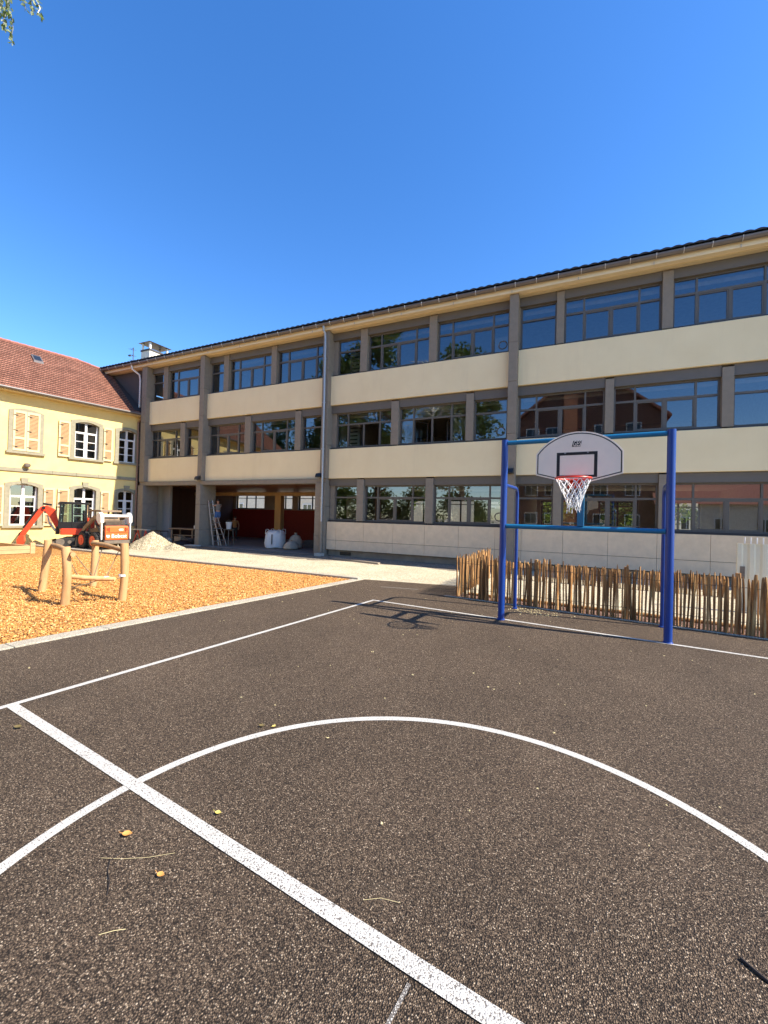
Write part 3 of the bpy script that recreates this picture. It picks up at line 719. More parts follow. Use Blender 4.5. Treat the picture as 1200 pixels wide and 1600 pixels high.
def hroof():
    # front slope, with real courses of tiles as steps; the crown is hipped towards the school
    zE, dE, dR, zR = 6.40, -.50, 2.85, 9.18; n = 24
    b = MB(); uv = []
    def s_end(z):   # right edge: follows the school wall, then the hip
        return .0 if z < 8.6 else -.0
    for j in range(n):
        t0, t1 = j/n, (j+1)/n
        d0, z0 = dE+(dR-dE)*t0, zE+(zR-zE)*t0; d1, z1 = dE+(dR-dE)*t1, zE+(zR-zE)*t1
        e0 = .15 if z0 < 8.75 else -.35-(z0-8.75)*3.4
        e1 = .15 if z1 < 8.75 else -.35-(z1-8.75)*3.4
        if z0 < 8.75 <= z1: e0 = -.2
        lift = .035
        p = [(SL-.3, d0, z0+lift), (e0, d0, z0+lift), (e1, d1, z1+.006), (SL-.3, d1, z1+.006)]
        b.add(p, [(0,1,2,3)]); uv += [(p[0][0]*K, j*.17), (p[1][0]*K, j*.17), (p[2][0]*K, (j+1)*.17), (p[3][0]*K, (j+1)*.17)]
        p = [(SL-.3, d0, z0-.01), (e0, d0, z0-.01), (e0, d0, z0+lift), (SL-.3, d0, z0+lift)]
        b.add(p, [(0,1,2,3)]); uv += [(p[0][0]*K, j*.17+.002), (p[1][0]*K, j*.17+.002), (p[1][0]*K, j*.17+.004), (p[0][0]*K, j*.17+.004)]
    # back slope and hip
    p = [(SL-.3, dR, zR), (-1.85, dR, zR), (.1, 6.3, 6.3), (SL-.3, 6.3, 6.3)]; b.add(p, [(0,1,2,3)]); uv += [(q[0]*K, q[1]*K) for q in p]
    p = [(-1.85, dR, zR), (-.2, 2.3, 8.75), (.1, 6.3, 6.3)]; b.add(p, [(0,1,2)]); uv += [(q[1]*K, q[2]*K) for q in p]
    o = b.build('roof', 'tile', house, local=True, fix=False)
    ul = o.data.uv_layers.new(name='UVMap')
    for lp_ in o.data.loops: ul.data[lp_.index].uv = uv[lp_.vertex_index]
    return o
hr = hroof()
part('ridge_tiles', 'ridge', hr, lambda b: [b.tube([(s, 2.85, 9.2), (s+.31, 2.85, 9.215)], .075, 8) for s in np.arange(SL-.3, -2.0, .3)] + [b.tube([(-1.85+.55*k, 2.85-.18*k, 9.2-.135*k), (-1.85+.55*(k+1), 2.85-.18*(k+1), 9.215-.135*(k+1))], .07, 8) for k in range(3)], local=True)
part('valley_gutter', 'slate', hr, lambda b: b.prism([(-.42,6.5),(.12,6.5),(.12,8.95),(-.42,8.95)], lambda p, d: (p[0], -.45+(p[1]-6.42)*1.205, p[1]+d), .045, .06), local=True)
sky_ = part('skylight', 'gutter', hr, lambda b: b.prism([(-3.92,1.68),(-3.55,1.68),(-3.55,2.12),(-3.92,2.12)], lambda p, d: (p[0], p[1], 6.40+(p[1]+.5)*.83+d), .03, .11), local=True)
part('skylight_pane', 'darkglass', sky_, lambda b: b.prism([(-3.87,1.74),(-3.60,1.74),(-3.60,2.06),(-3.87,2.06)], lambda p, d: (p[0], p[1], 6.40+(p[1]+.5)*.83+d), .11, .118), local=True)

# ================================================================== BASKETBALL GOAL
GA = R(-3.73); g0 = Vector((-1.21, 6.86, 0)); g1 = Vector((.98, 6.717, 0)); gm = (g0+g1)/2; HW = (g1-g0).length/2
goal = thing('basketball_goal', 'blue steel sports goal with white half moon basketball backboard', 'basketball goal', tuple(gm), GA)
for s in (-1, 1):
    p = part('post', 'blue', goal, lambda b: b.tube([(s*HW, 0, -.02), (s*HW, 0, 2.835)], .051, 18), local=True, smooth=True)
    part('base_collar', 'blue', p, lambda b: b.lathe([(.062, 0), (.062, .012), (.053, .02)], 18, (s*HW, 0, 0)), local=True)
    part('back_stay', 'blue', goal, lambda b: b.tube([(s*HW, .04, 2.13)] + [(s*HW*1.0, .82+.16*math.sin(t), 1.97+.16*math.cos(t)) for t in np.linspace(0, math.pi/2, 7)] + [(s*HW, .98, -.02)], .030, 12), local=True, smooth=True)
    part('stay_flange', 'blue', goal, lambda b: b.lathe([(.045, 0), (.045, .015), (.03, .02)], 14, (s*HW, .98, 0)), local=True)
part('top_bar', 'lightblue', goal, lambda b: b.tube([(-HW+.05, 0, 2.785), (HW-.05, 0, 2.785)], .036, 16), local=True, smooth=True)
part('lower_bar', 'lightblue', goal, lambda b: b.tube([(-HW+.05, 0, 1.475), (HW-.05, 0, 1.475)], .036, 16), local=True, smooth=True)
BX = .015
part('board_support', 'lightblue', goal, lambda b: (b.box(BX-.045, BX+.045, -.03, .03, 1.512, 2.748), b.box(BX-.04, BX+.04, -.53, -.032, 2.14, 2.19), b.box(BX-.04, BX+.04, -.53, -.032, 2.44, 2.49)), local=True, bevel=.006)
BY = -.56; BXc = .012; BZ = 2.105
outl = [(-.50, .118), (-.505, .40)] + [(.505*math.sin(t), .40+.27*(math.cos(t)-math.cos(1.28))/(1-math.cos(1.28))) for t in np.linspace(-1.28, 1.28, 25)*1.0 if abs(t) < 1.279][0:0]
n_ = 24
arc_ = []
for t in np.linspace(-1, 1, n_+1):   # circular top through the two shoulders
    hwid, rise = .535, .285; Rr = (hwid**2+rise**2)/(2*rise); arc_.append((t*hwid, .395 + math.sqrt(Rr*Rr-(t*hwid)**2)-(Rr-rise)))
outl = [(-.14, 0.0), (-.535, .105)] + arc_ + [(.535, .105), (.14, 0.0)]
fnB = lambda p, d: (BXc+p[0], BY+d, BZ+p[1])
bb = part('backboard', 'board', goal, lambda b: b.prism(outl, fnB, 0, .022), local=True, bevel=.002)
def ring2(b, poly, wdt, d, cx=0, cz=.33):
    # band just inside a convex outline
    n = len(poly); ins = []
    for i in range(n):
        p0, p1, p2 = Vector(poly[i-1]), Vector(poly[i]), Vector(poly[(i+1) % n])
        e1 = (p1-p0).normalized(); e2 = (p2-p1).normalized(); n1 = Vector((e1.y, -e1.x)); n2 = Vector((e2.y, -e2.x)); q = (n1+n2)
        q = q.normalized()/max(.5, math.cos(n1.angle(n2)/2)) if q.length > 1e-6 else n1
        ins.append((p1, q))
    a = [tuple(p+q*.018) for p, q in ins]; c = [tuple(p+q*(.018+wdt)) for p, q in ins]
    for i in range(n):
        j = (i+1) % n; b.quad(fnB(a[i], d), fnB(a[j], d), fnB(c[j], d), fnB(c[i], d))
part('border_line', 'black', bb, lambda b: ring2(b, outl, .013, -.0012), local=True)
def sq(b):
    u0, u1, z0, z1, t = -.265, .235, .065, .405, .04
    for a, c, e, f in ((u0, u1, z1-t, z1), (u0, u0+t, z0, z1-t), (u1-t, u1, z0, z1-t), (u0+t, u1-t, z0, z0+.03)): b.quad(fnB((a, e), -.0014), fnB((c, e), -.0014), fnB((c, f), -.0014), fnB((a, f), -.0014))
part('target_square', 'black', bb, sq, local=True)
part('logo_plate', 'black', bb, lambda b: b.quad(fnB((-.078, .478), -.0014), fnB((.028, .478), -.0014), fnB((.044, .556), -.0014), fnB((-.062, .556), -.0014)), local=True)
text_mesh('logo_lettering', 'GES', .104, 'board', bb, Matrix.Translation((BXc-.018, BY-.004, BZ+.516)) @ Matrix.Rotation(R(90), 4, 'X'), shear=.25, bold=.0005, sx=.56)
part('board_bolt', 'steel', bb, lambda b: [b.tube([(BXc+x, BY-.006, BZ+z), (BXc+x, BY, BZ+z)], .010, 8) for x, z in ((-.16, .395), (.12, .395), (-.16, .09), (.12, .09))], local=True)
RX, RY, RZ, RR = -.008, BY-.33, 2.128, .208
rim = part('rim', 'rim', goal, lambda b: (b.tube([(RX+RR*math.cos(t), RY+RR*math.sin(t), RZ) for t in np.linspace(0, 2*math.pi, 37)], .0125, 8, False), b.box(RX-.11, RX+.11, RY+RR+.0, BY-.002, RZ-.012, RZ+.005), b.box(RX-.10, RX+.10, BY-.014, BY-.0015, RZ-.10, RZ+.012),
    b.beam((RX-.09, RY+RR+.01, RZ-.012), (RX-.08, BY-.01, RZ-.09), .012, .02), b.beam((RX+.09, RY+RR+.01, RZ-.012), (RX+.08, BY-.01, RZ-.09), .012, .02)), local=True, smooth=True)
def net(b):
    ns = 12; H = .36
    def pt(a, h):
        r = RR*max(0, 1-h)**1.25 + .075*h + .004*math.sin(math.pi*h); r = RR*.97 if h == 0 else r
        return Vector((RX+.012*h+r*math.cos(a), RY+.02*h+r*math.sin(a), RZ-.01-H*h*(1+.03*math.sin(3*a))))
    for k in range(ns):
        for sg in (-1, 1):
            a0 = 2*math.pi*k/ns
            b.tube([pt(a0+sg*2*math.pi/ns*2.5*h+.04*math.sin(7*h+k), h) for h in np.linspace(0, 1, 11)], .0052, 5, False)
    for k in range(ns): b.tube([pt(2*math.pi*(k+.5)/ns, h) + Vector((.008*math.sin(k), .008*math.cos(k*2), -.02*(k % 3)*h)) for h in (.96, 1.02, 1.08)], .005, 5, False)
part('net', 'net', goal, net, local=True)

# ================================================================== PALING FENCE
def fence(name, label, p0, p1, h, dens, hv, cat='fence'):
    d = Vector((p1[0]-p0[0], p1[1]-p0[1], 0)); L = d.length; ang = math.atan2(d.y, d.x)
    t = thing(name, label, cat, (p0[0], p0[1], 0), ang)
    n = int(L/dens)
    b = MB()
    for i in range(n):
        x = L*(i+.5)/n + random.uniform(-.012, .012); hh = h*random.uniform(1-hv*1.5, 1+hv*.8); r = random.uniform(.014, .022)*(1 if random.random() > .08 else 1.35)
        lx, ly = random.gauss(0, .016), random.gauss(0, .022); oy = random.gauss(0, .020); rot = random.uniform(0, 6.28); m = 6
        rings = []; z_l = [(-.03, 1.0), (.25*hh, random.uniform(.9, 1.1)), (.55*hh, random.uniform(.85, 1.1)), (.85*hh, random.uniform(.8, 1.0)), (hh*.95, .8), (hh, random.uniform(.3, .6))]
        kx = random.gauss(0, .008)
        vs = []; fs = []
        for j, (z, f) in enumerate(z_l):
            for q in range(m):
                a = rot+2*math.pi*q/m; fl = .62 if q in (0, 3) else 1.0
                vs.append((x + lx*z/h + kx*math.sin(3*z/h) + r*f*fl*math.cos(a), oy + ly*z/h + r*f*fl*.85*math.sin(a), z))
        for j in range(len(z_l)-1):
            for q in range(m): fs.append((j*m+q, j*m+(q+1) % m, (j+1)*m+(q+1) % m, (j+1)*m+q))
        fs.append(tuple((len(z_l)-1)*m+q for q in range(m)))
        b.add(vs, fs)
    pn = b.build('pales', 'pale', t, local=True)
    w = MB()
    for z in (.22*h, .80*h): w.tube([(x, .028*(1 if int(x/dens) % 2 else -1), z+.004*math.sin(9*x)) for x in np.linspace(0, L, max(3, n))], .0035, 4)
    w.build('wire', 'twig', t, local=True)
    return t, L
ft, FL = fence('paling_fence', 'front run of split chestnut pales facing the asphalt court', (-2.38, 8.36), (8.6, NF(8.6)), .855, .041, .06)
for x in (.55, 1.55, 2.98, 4.40, 5.8, 7.4, 9.0):
    part('fence_post', 'pale', ft, lambda b: b.tube([(x, .045, -.05), (x+.01, .045, .45), (x, .05, .86+random.uniform(-.03, .03))], [.040, .038, .034], 9), local=True)
f2, _ = fence('paling_fence', 'short side run of chestnut pales leading back from the fence corner', (-2.36, 8.44), (-2.34, 11.5), .80, .05, .06)
f3, _ = fence('paling_fence', 'low dark run of pales at the rear of the bed by the school wall', (-2.3, 11.62), (8.6, 11.45), .47, .05, .10)
part('rail', 'pale', ft, lambda b: b.tube([(.15, .34, .03), (3, .45, .035), (6, .55, .03), (10.8, .66, .03)], .028, 8), local=True)
# pale corrugated barrier behind the fence, at the right edge
bar = thing('barrier_panel', 'pale ribbed site barrier standing behind the chestnut fence', 'barrier', (2.47, 9.8, 0))
def barr(b):
    xs = np.arange(0, 2.4, .03); v = []; f = []
    for x in xs: v += [(x, .02*(1 if int(x/.09) % 2 else 0), .02), (x, .02*(1 if int(x/.09) % 2 else 0), 1.255)]
    v += [(x, .05, z) for x in (0, xs[-1]) for z in (.02, 1.255)]
    for i in range(len(xs)-1): f.append((2*i, 2*i+2, 2*i+3, 2*i+1))
    o = 2*len(xs); f.append((o, o+2, o+3, o+1)); f.append((0, 1, o+1, o)); f.append((1, 2*len(xs)-1, o+3, o+1)); b.add(v, f)
part('panel', 'barrier', bar, barr, local=True, fix=False)
part('rod', 'white', bar, lambda b: [b.tube([(x, .03, .1), (x, .03, 1.37)], .011, 6) for x in np.arange(.11, 2.3, .088)], local=True)
part('marking_plate', 'dust', bar, lambda b: b.box(.04, .11, -.006, -.001, .62, .84), local=True)

# ================================================================== LOG PLAY FRAME
play = thing('log_climbing_frame', 'four peeled log posts joined by rails and ropes on the wood chips', 'play frame', (-8.25, 4.6, 0))
PP = [((-9.16, 4.38), (-9.12, 4.44), .97), ((-7.60, 3.98), (-7.61, 3.96), .95), ((-8.99, 5.19), (-8.97, 5.21), .94), ((-7.27, 4.69), (-7.26, 4.71), .99)]
for (x, y), (x2, y2), h in PP:
    def lg(b, x=x, y=y, x2=x2, y2=y2, h=h):
        n = 9; b.tube([(x+(x2-x)*t+.012*math.sin(5*t+x), y+(y2-y)*t+.012*math.cos(4*t+y), -.06+(h+.06)*t) for t in np.linspace(0, 1, n)], [.068*(1-.10*t+.05*math.sin(6*t+x*3)) for t in np.linspace(0, 1, n)], 14)
    part('post', 'log', play, lg, smooth=True)
def rail(a, c, z0, z1, ext=.18):
    a = Vector(a); c = Vector(c); d = (c-a).normalized(); a -= d*.02; c += d*ext
    part('rail', 'log', play, lambda b: b.tube([(a.x+(c.x-a.x)*t, a.y+(c.y-a.y)*t, z0+(z1-z0)*t+.025*math.sin(3*t)-.01) for t in np.linspace(0, 1, 9)], [.042*(1+.1*math.sin(5*t)) for t in np.linspace(0, 1, 9)], 10), smooth=True)
rail((-9.10, 4.50), (-7.66, 4.05), .88, .84, .22); rail((-8.97, 5.16), (-7.30, 4.74), .89, .85, .0)
part('hanging_log', 'log', play, lambda b: b.tube([(-7.75, 4.0, .47), (-7.5, 4.2, .43), (-7.32, 4.38, .41), (-7.18, 4.5, .40)], [.03, .04, .042, .035], 9), smooth=True)
part('rope', 'rope', play, lambda b: [b.tube([p, ((p[0]+q[0])/2, (p[1]+q[1])/2, (p[2]+q[2])/2-.01), q], .0075, 6) for p, q in (((-7.62,4.1,.82),(-7.42,4.3,.43)), ((-8.4,5.0,.83),(-7.42,4.3,.45)), ((-7.5,4.75,.84),(-7.3,4.42,.43)), ((-8.5,4.4,.82),(-7.6,4.15,.45)), ((-7.3,4.75,.45),(-7.2,4.55,.40)), ((-7.6,4.05,.28),(-7.35,4.4,.40)))])
part('rope_binding', 'white', play, lambda b: [b.tube([(x, y, z-.03), (x, y, z+.03)], .048, 8) for x, y, z in ((-7.30, 4.42, .415),)] + [b.tube([(-7.265, 4.695, .42), (-7.265, 4.695, .455)], .072, 12)])
# timber edged box at the left
tb = thing('timber_edging', 'weathered timber plank edging at the left of the wood chips', 'timber edging', (-17.2, 7.8, 0))
part('long_plank', 'timber', tb, lambda b: [b.obox((-17.35, 6.4, .07+.13*k), (.09, 2.9, .125), (0, 0, R(-8))) for k in range(2)], bevel=.008)
part('end_plank', 'timber', tb, lambda b: [b.obox((-18.3, 7.84, .07+.13*k), (2.2, .09, .125), (0, 0, 0)) for k in range(2)], bevel=.008)
part('corner_post', 'timber', tb, lambda b: b.box(-17.22, -17.08, 7.80, 7.94, -.05, .36), bevel=.008)

# ================================================================== MACHINES (real metres, k=1)
def vehicle_text(name, txt, size, mat, parent, origin, xdir, up):
    x = Vector(xdir).normalized(); u = Vector(up).normalized(); n = x.cross(u)
    m = Matrix(((x.x,u.x,n.x,origin[0]),(x.y,u.y,n.y,origin[1]),(x.z,u.z,n.z,origin[2]),(0,0,0,1)))
    return text_mesh(name, txt, size, mat, parent, m, k=1.0, bold=.004)
kw = dict(local=True, k=1.0)
ex = thing('mini_excavator', 'orange red mini excavator with black cab parked at the yellow house', 'excavator', (-19.22, 10.55, 0), math.atan2(-.80, -.60))
for s in (-1, 1):
    tr = part('track', 'rubber', ex, lambda b: b.prism([(-.95,.12),(-.80,.02),(.80,.02),(.95,.12),(1.0,.28),(.92,.42),(.75,.48),(-.75,.48),(-.92,.42),(-1.0,.28)], lambda p, d: (p[0], d, p[1]), s*.72-.15, s*.72+.15), bevel=.02, **kw)
    part('track_roller', 'dust', tr, lambda b: [b.tube([(x, s*.72-.17, .27), (x, s*.72+.17, .27)], r, 14) for x, r in ((-.75, .19), (.75, .19), (-.35, .09), (0, .09), (.35, .09))], **kw)
part('undercarriage', 'black', ex, lambda b: (b.box(-.6, .6, -.56, .56, .22, .5), b.tube([(0,0,.5),(0,0,.64)], .38, 20)), **kw)
part('dozer_blade', 'dust', ex, lambda b: b.prism([(1.28,.04),(1.34,.18),(1.28,.36),(1.22,.36),(1.26,.18),(1.22,.04)], lambda p, d: (p[0], d, p[1]), -.85, .85), **kw)
part('blade_arm', 'dust', ex, lambda b: [b.beam((.3, y, .32), (1.25, y, .2), .08, .1) for y in (-.35, .35)], **kw)
def house_body(b):
    b.prism([(-1.05,.2),(-.95,.55),(-.6,.78),(.75,.78),(.85,.55),(.85,-.55),(.75,-.78),(-.6,-.78),(-.95,-.55),(-1.05,-.2)], lambda p, d: (p[0], p[1], d), .64, .98)
part('body', 'orange', ex, house_body, bevel=.03, **kw)
part('engine_cover', 'orange', ex, lambda b: b.prism([(-1.02,.98),(-1.0,1.35),(-.75,1.52),(-.35,1.55),(-.35,.98)], lambda p, d: (p[0], d, p[1]), -.7, .7), bevel=.04, **kw)
part('cab_base', 'black', ex, lambda b: b.box(-.34, .88, -.05, .77, .98, 1.08), **kw)
def cabframe(b):
    for x0, x1, y in ((-.32,-.32,.75),(.28,.30,.75),(.86,.80,.75),(-.32,-.32,-.03),(.86,.80,-.03)): b.beam((x0, y, 1.05), (x1, y, 2.28), .07, .07)
    b.prism([(-.40,2.26),(-.40,2.36),(.80,2.38),(.92,2.32),(.92,2.26)], lambda p, d: (p[0], d, p[1]), -.08, .80)
    b.box(-.32, .86, .72, .76, 1.05, 1.32)
    b.beam((-.32,.75,1.75), (.28,.75,1.75), .05, .05)
part('cab', 'black', ex, cabframe, bevel=.012, **kw)
part('cab_glass', 'cabglass', ex, lambda b: (b.quad((-.3,.745,1.3),(.27,.745,1.3),(.27,.745,2.25),(-.3,.745,2.25)), b.quad((.31,.745,1.3),(.84,.745,1.3),(.79,.745,2.25),(.31,.745,2.25)), b.quad((.86,-.02,1.1),(.86,.74,1.1),(.80,.74,2.25),(.80,-.02,2.25)), b.quad((-.32,-.02,1.3),(-.32,.74,1.3),(-.32,.74,2.25),(-.32,-.02,2.25)), b.quad((-.3,-.03,1.1),(.84,-.03,1.1),(.79,-.03,2.25),(-.3,-.03,2.25))), fix=False, **kw)
part('seat', 'black', ex, lambda b: (b.box(-.2, .25, .12, .58, 1.08, 1.38), b.box(-.25, -.12, .12, .58, 1.38, 1.95)), bevel=.04, **kw)
part('boom_mount', 'black', ex, lambda b: (b.box(.80, 1.12, -.35, -.10, .70, 1.05), b.tube([(1.08,-.22,.62),(1.08,-.22,1.12)], .09, 10)), bevel=.02, **kw)
part('boom', 'orange', ex, lambda b: b.prism([(.92,.84),(1.10,.86),(1.46,1.62),(1.76,1.94),(1.76,2.10),(1.54,2.16),(1.22,1.98)], lambda p, d: (p[0], d, p[1]), -.31, -.13), bevel=.02, **kw)
part('boom_cylinder', 'steel', ex, lambda b: (b.tube([(1.16,-.22,.80),(1.45,-.22,1.25)], .055, 10), b.tube([(1.45,-.22,1.25),(1.52,-.22,1.62)], .032, 8)), **kw)
part('stick', 'orange', ex, lambda b: b.prism([(1.62,1.98),(1.68,2.15),(1.84,2.06),(2.66,.62),(2.58,.48),(2.46,.54)], lambda p, d: (p[0], d, p[1]), -.275, -.165), bevel=.02, **kw)
part('knee_joint', 'black', ex, lambda b: (b.tube([(1.68,-.36,2.03),(1.68,-.08,2.03)], .075, 12), b.tube([(1.62,-.345,1.80),(1.62,-.10,1.80)], .05, 10)), **kw)
part('bucket_link', 'black', ex, lambda b: (b.beam((2.42,-.22,.95), (2.70,-.22,.62), .07, .06), b.beam((2.70,-.22,.62), (2.62,-.22,.40), .07, .06)), **kw)
part('stick_cylinder', 'black', ex, lambda b: (b.tube([(1.36,-.22,2.20),(1.74,-.22,2.25)], .06, 10), b.tube([(1.96,-.22,1.98),(2.52,-.22,.95)], .055, 10)), **kw)
part('hydraulic_hose', 'black', ex, lambda b: [b.tube([(1.7,-.32-.02*k,2.1),(2.05,-.42,1.65),(2.4,-.5,1.2),(2.4,-.34,1.0)], .018, 6) for k in range(2)], **kw)
part('bucket', 'orange', ex, lambda b: b.prism([(2.46,.58),(2.66,.56),(2.76,.34),(2.74,.08),(2.62,.02),(2.50,.06),(2.44,.26)], lambda p, d: (p[0], d, p[1]), -.36, -.08), bevel=.02, **kw)
part('bucket_tooth', 'dust', ex, lambda b: [b.obox((2.50, -.34+.08*k, .04), (.2, .04, .05), (0, R(20), 0)) for k in range(4)], **kw)
part('work_light', 'white', ex, lambda b: b.box(.86, .93, .62, .74, 2.18, 2.25), **kw)
part('mirror', 'black', ex, lambda b: (b.beam((.84,.78,2.05),(.95,.95,2.1), .02, .02), b.box(.93,.96,.90,1.04,1.88,2.12)), **kw)

# skid steer loader: +x = its front, rear faces the court
sk = thing('skid_steer_loader', 'dusty skid steer loader with orange tailgate and white lift arm towers', 'loader', (-17.66, 10.58, 0), math.pi-R(4))
def wheel(x, y):
    w = part('wheel', 'rubber', sk, lambda b: b.lathe([(.27,-.13),(.38,-.135),(.42,-.10),(.43,0),(.42,.10),(.38,.135),(.27,.13)], 26), **kw)
    part('tread', 'rubber', w, lambda b: [b.obox((.425*math.cos(a), .425*math.sin(a), sg*.06), (.05, .045, .12), (0, 0, a)) for i in range(18) for a, sg in ((2*math.pi*i/18, 1), (2*math.pi*(i+.5)/18, -1))], **kw)
    part('wheel_rim', 'orange' if y > 0 else 'dirtyorange', w, lambda b: b.lathe([(.05,-.165),(.09,-.165),(.10,-.142),(.22,-.14),(.262,-.15),(.262,.15),(.22,.14),(.10,.142),(.09,.165),(.05,.165)], 20), **kw)
    w.location = (x, y, .43); w.rotation_euler = (R(90), 0, 0); return w
for x in (-.56, .52):
    for y in (-.72, .72): wheel(x, y)
part('chassis', 'dirt', sk, lambda b: b.prism([(-1.10,.30),(-1.12,.55),(-1.02,1.0),(-.55,1.12),(.5,1.0),(.95,.55),(.95,.28),(-.9,.24)], lambda p, d: (p[0], d, p[1]), -.54, .54), bevel=.03, **kw)
def skcab(b):
    for y in (-.44, .44):
        b.beam((-.52, y, 1.05), (-.42, y, 1.92), .09, .07); b.beam((.62, y, .95), (.50, y, 1.92), .08, .07); b.beam((.05, y, 1.0), (.05, y, 1.9), .06, .05)
    b.prism([(-.62,1.90),(-.60,1.99),(.45,2.0),(.62,1.95),(.62,1.90)], lambda p, d: (p[0], d, p[1]), -.52, .52)
    b.box(-.56, -.50, -.42, .42, 1.05, 1.55)
part('cab', 'dirt', sk, skcab, bevel=.015, **kw)
part('seat', 'black', sk, lambda b: (b.box(-.3, .15, -.25, .25, .95, 1.2), b.box(-.38, -.28, -.25, .25, 1.2, 1.65)), bevel=.03, **kw)
part('tailgate', 'dirtyorange', sk, lambda b: b.prism([(-1.13,.47),(-1.22,.50),(-1.22,1.12),(-1.16,1.20),(-1.08,1.20)], lambda p, d: (p[0], d, p[1]), -.56, .56), bevel=.02, **kw)
part('rear_bumper', 'dust', sk, lambda b: b.box(-1.25, -1.1, -.62, .62, .30, .465), bevel=.015, **kw)
part('tail_lamp', 'orange', sk, lambda b: [b.box(-1.232, -1.219, y-.05, y+.05, .96, 1.08) for y in (-.46, .46)], **kw)
part('label_strip', 'black', sk, lambda b: [b.box(-1.229, -1.2215, -.53, .53, .86, .872), b.box(-1.229, -1.2215, .38, .42, .90, 1.12), b.box(-1.229, -1.2215, -.42, -.38, .90, 1.12)], **kw)
vehicle_text('lettering', 'Bobcat', .27, 'white', sk, (-1.228, -.09, .68), (0, -1, 0), (0, 0, 1))
vehicle_text('model_number', '453', .16, 'white', sk, (-1.228, -.18, 1.0), (0, -1, 0), (0, 0, 1))
part('logo_mark', 'white', sk, lambda b: b.prism([(.50,.62),(.42,.60),(.36,.66),(.40,.76),(.46,.72),(.52,.77),(.53,.68)], lambda p, d: (d, p[0], p[1]), -1.230, -1.2215), **kw)
for y in (-.70, .70):
    part('lift_arm_tower', 'white', sk, lambda b: (b.prism([(-1.16,.50),(-1.04,.50),(-.98,1.30),(-1.14,1.40)], lambda p, d: (p[0], d, p[1]), y-.03, y+.03), b.prism([(-1.17,1.36),(-.95,1.26),(-.70,1.52),(-.72,1.76),(-.80,1.85),(-.95,1.89),(-1.08,1.82),(-1.16,1.68)], lambda p, d: (p[0], d, p[1]), y-.085, y+.085)), bevel=.03, **kw)
    part('lift_arm', 'dirt', sk, lambda b: (b.prism([(-.92,1.62),(-.86,1.80),(-.30,1.66),(.55,1.12),(1.02,.62),(1.08,.36),(.92,.36),(.82,.62),(.35,1.02),(-.35,1.48)], lambda p, d: (p[0], d, p[1]), y-.055, y+.055)), bevel=.015, **kw)
    part('lift_cylinder', 'black', sk, lambda b: b.tube([(-1.0, y*.88, .75), (-.3, y*.88, 1.35)], .05, 8), **kw)
part('cross_tube', 'white', sk, lambda b: b.tube([(-1.0,-.68,1.70),(-1.0,.68,1.70)], .075, 12), smooth=True, **kw)
part('engine_grille', 'dust', sk, lambda b: [b.obox((-1.02, 0, 1.26+.05*k), (.05, .96, .018), (0, R(30), 0)) for k in range(5)] + [b.box(-1.0, -.6, -.5, .5, 1.1, 1.24)], **kw)
part('bucket', 'dust', sk, lambda b: b.prism([(1.02,.06),(1.75,.02),(1.75,.06),(1.12,.12),(1.06,.55),(1.0,.58)], lambda p, d: (p[0], d, p[1]), -.85, .85), **kw)

# ================================================================== GRAVEL HEAP AND SITE CLUTTER
def heap():
    n = 60; v = []; f = []; rs = np.random.default_rng(3)
    cx, cy = -16.45, 11.9
    ph = rs.uniform(0, 6.28, 8)
    def hgt(x, y):
        r = math.hypot((x+16.55)/1.02, (y-11.9)/.9); h = .70*max(0, 1-r/1.05)**.95
        r2 = math.hypot(x+15.35, (y-12.0)/.6); h = max(h, .27*max(0, 1-r2/.62)**.8, .0)
        w = .02*math.sin(9*x+ph[0])*math.sin(8*y+ph[1]) + .014*math.sin(21*x+ph[2])*math.cos(19*y+ph[3]) + .01*math.sin(43*x)*math.sin(39*y)
        return h + (w if h > .02 else w*.3) - .012
    for j in range(n+1):
        for i in range(n+1):
            x = -17.9+3.4*i/n; y = 10.7+2.4*j/n; v.append((x, y, hgt(x, y)))
    for j in range(n):
        for i in range(n): f.append((j*(n+1)+i, j*(n+1)+i+1, (j+1)*(n+1)+i+1, (j+1)*(n+1)+i))
    b = MB(); b.add(v, f); o = b.build('gravel_heap', 'heap', smooth=True, fix=False)
    tag(o, 'heap of pale gravel tipped beside the skid steer loader', 'gravel heap')
heap()
kb = thing('work_table', 'rough plank work table in the shaded opening', 'table', (-18.3, 15.0, 0))
part('table_top', 'board_wood', kb, lambda b: b.box(-19.25, -17.45, 14.7, 15.35, .66, .71))
for x in (-19.1, -17.6):
    for y in (14.78, 15.28): part('leg', 'board_wood', kb, lambda b: b.box(x-.03, x+.03, y-.03, y+.03, .012, .66))
part('shelf', 'board_wood', kb, lambda b: b.box(-19.05, -17.65, 14.82, 15.24, .34, .37))
def boxobj(name, label, x0, x1, y0, y1, z0, z1, mat, cat, group=None):
    t = thing(name, label, cat, ((x0+x1)/2, (y0+y1)/2, z0), random.uniform(-.15, .15), group)
    a, c, h = (x1-x0)/2, (y1-y0)/2, z1-z0
    part('body', mat, t, lambda b: b.box(-a, a, -c, c, 0, h), local=True, bevel=.01)
    part('flap', mat, t, lambda b: (b.obox((-a*.5, 0, h+.02), (a*.98, c*1.9, .008), (0, R(-9), 0)), b.obox((a*.5, 0, h+.025), (a*.98, c*1.9, .008), (0, R(11), 0))), local=True)
boxobj('cardboard_box', 'brown cardboard box on the ground before the plank table', -18.3, -17.9, 14.3, 14.62, .012, .32, 'board_wood', 'box')
boxobj('cardboard_box', 'small white box sitting on the plank table end', -17.68, -17.45, 14.9, 15.15, .71, .86, 'white', 'box')
boxobj('cardboard_box', 'grey tool box in front of the table next to the pier', -17.75, -17.3, 14.3, 14.6, .012, .24, 'dust', 'box')
t = thing('white_sack', 'small white sack slumped by the table leg', 'sack', (-18.65, 14.25, 0))
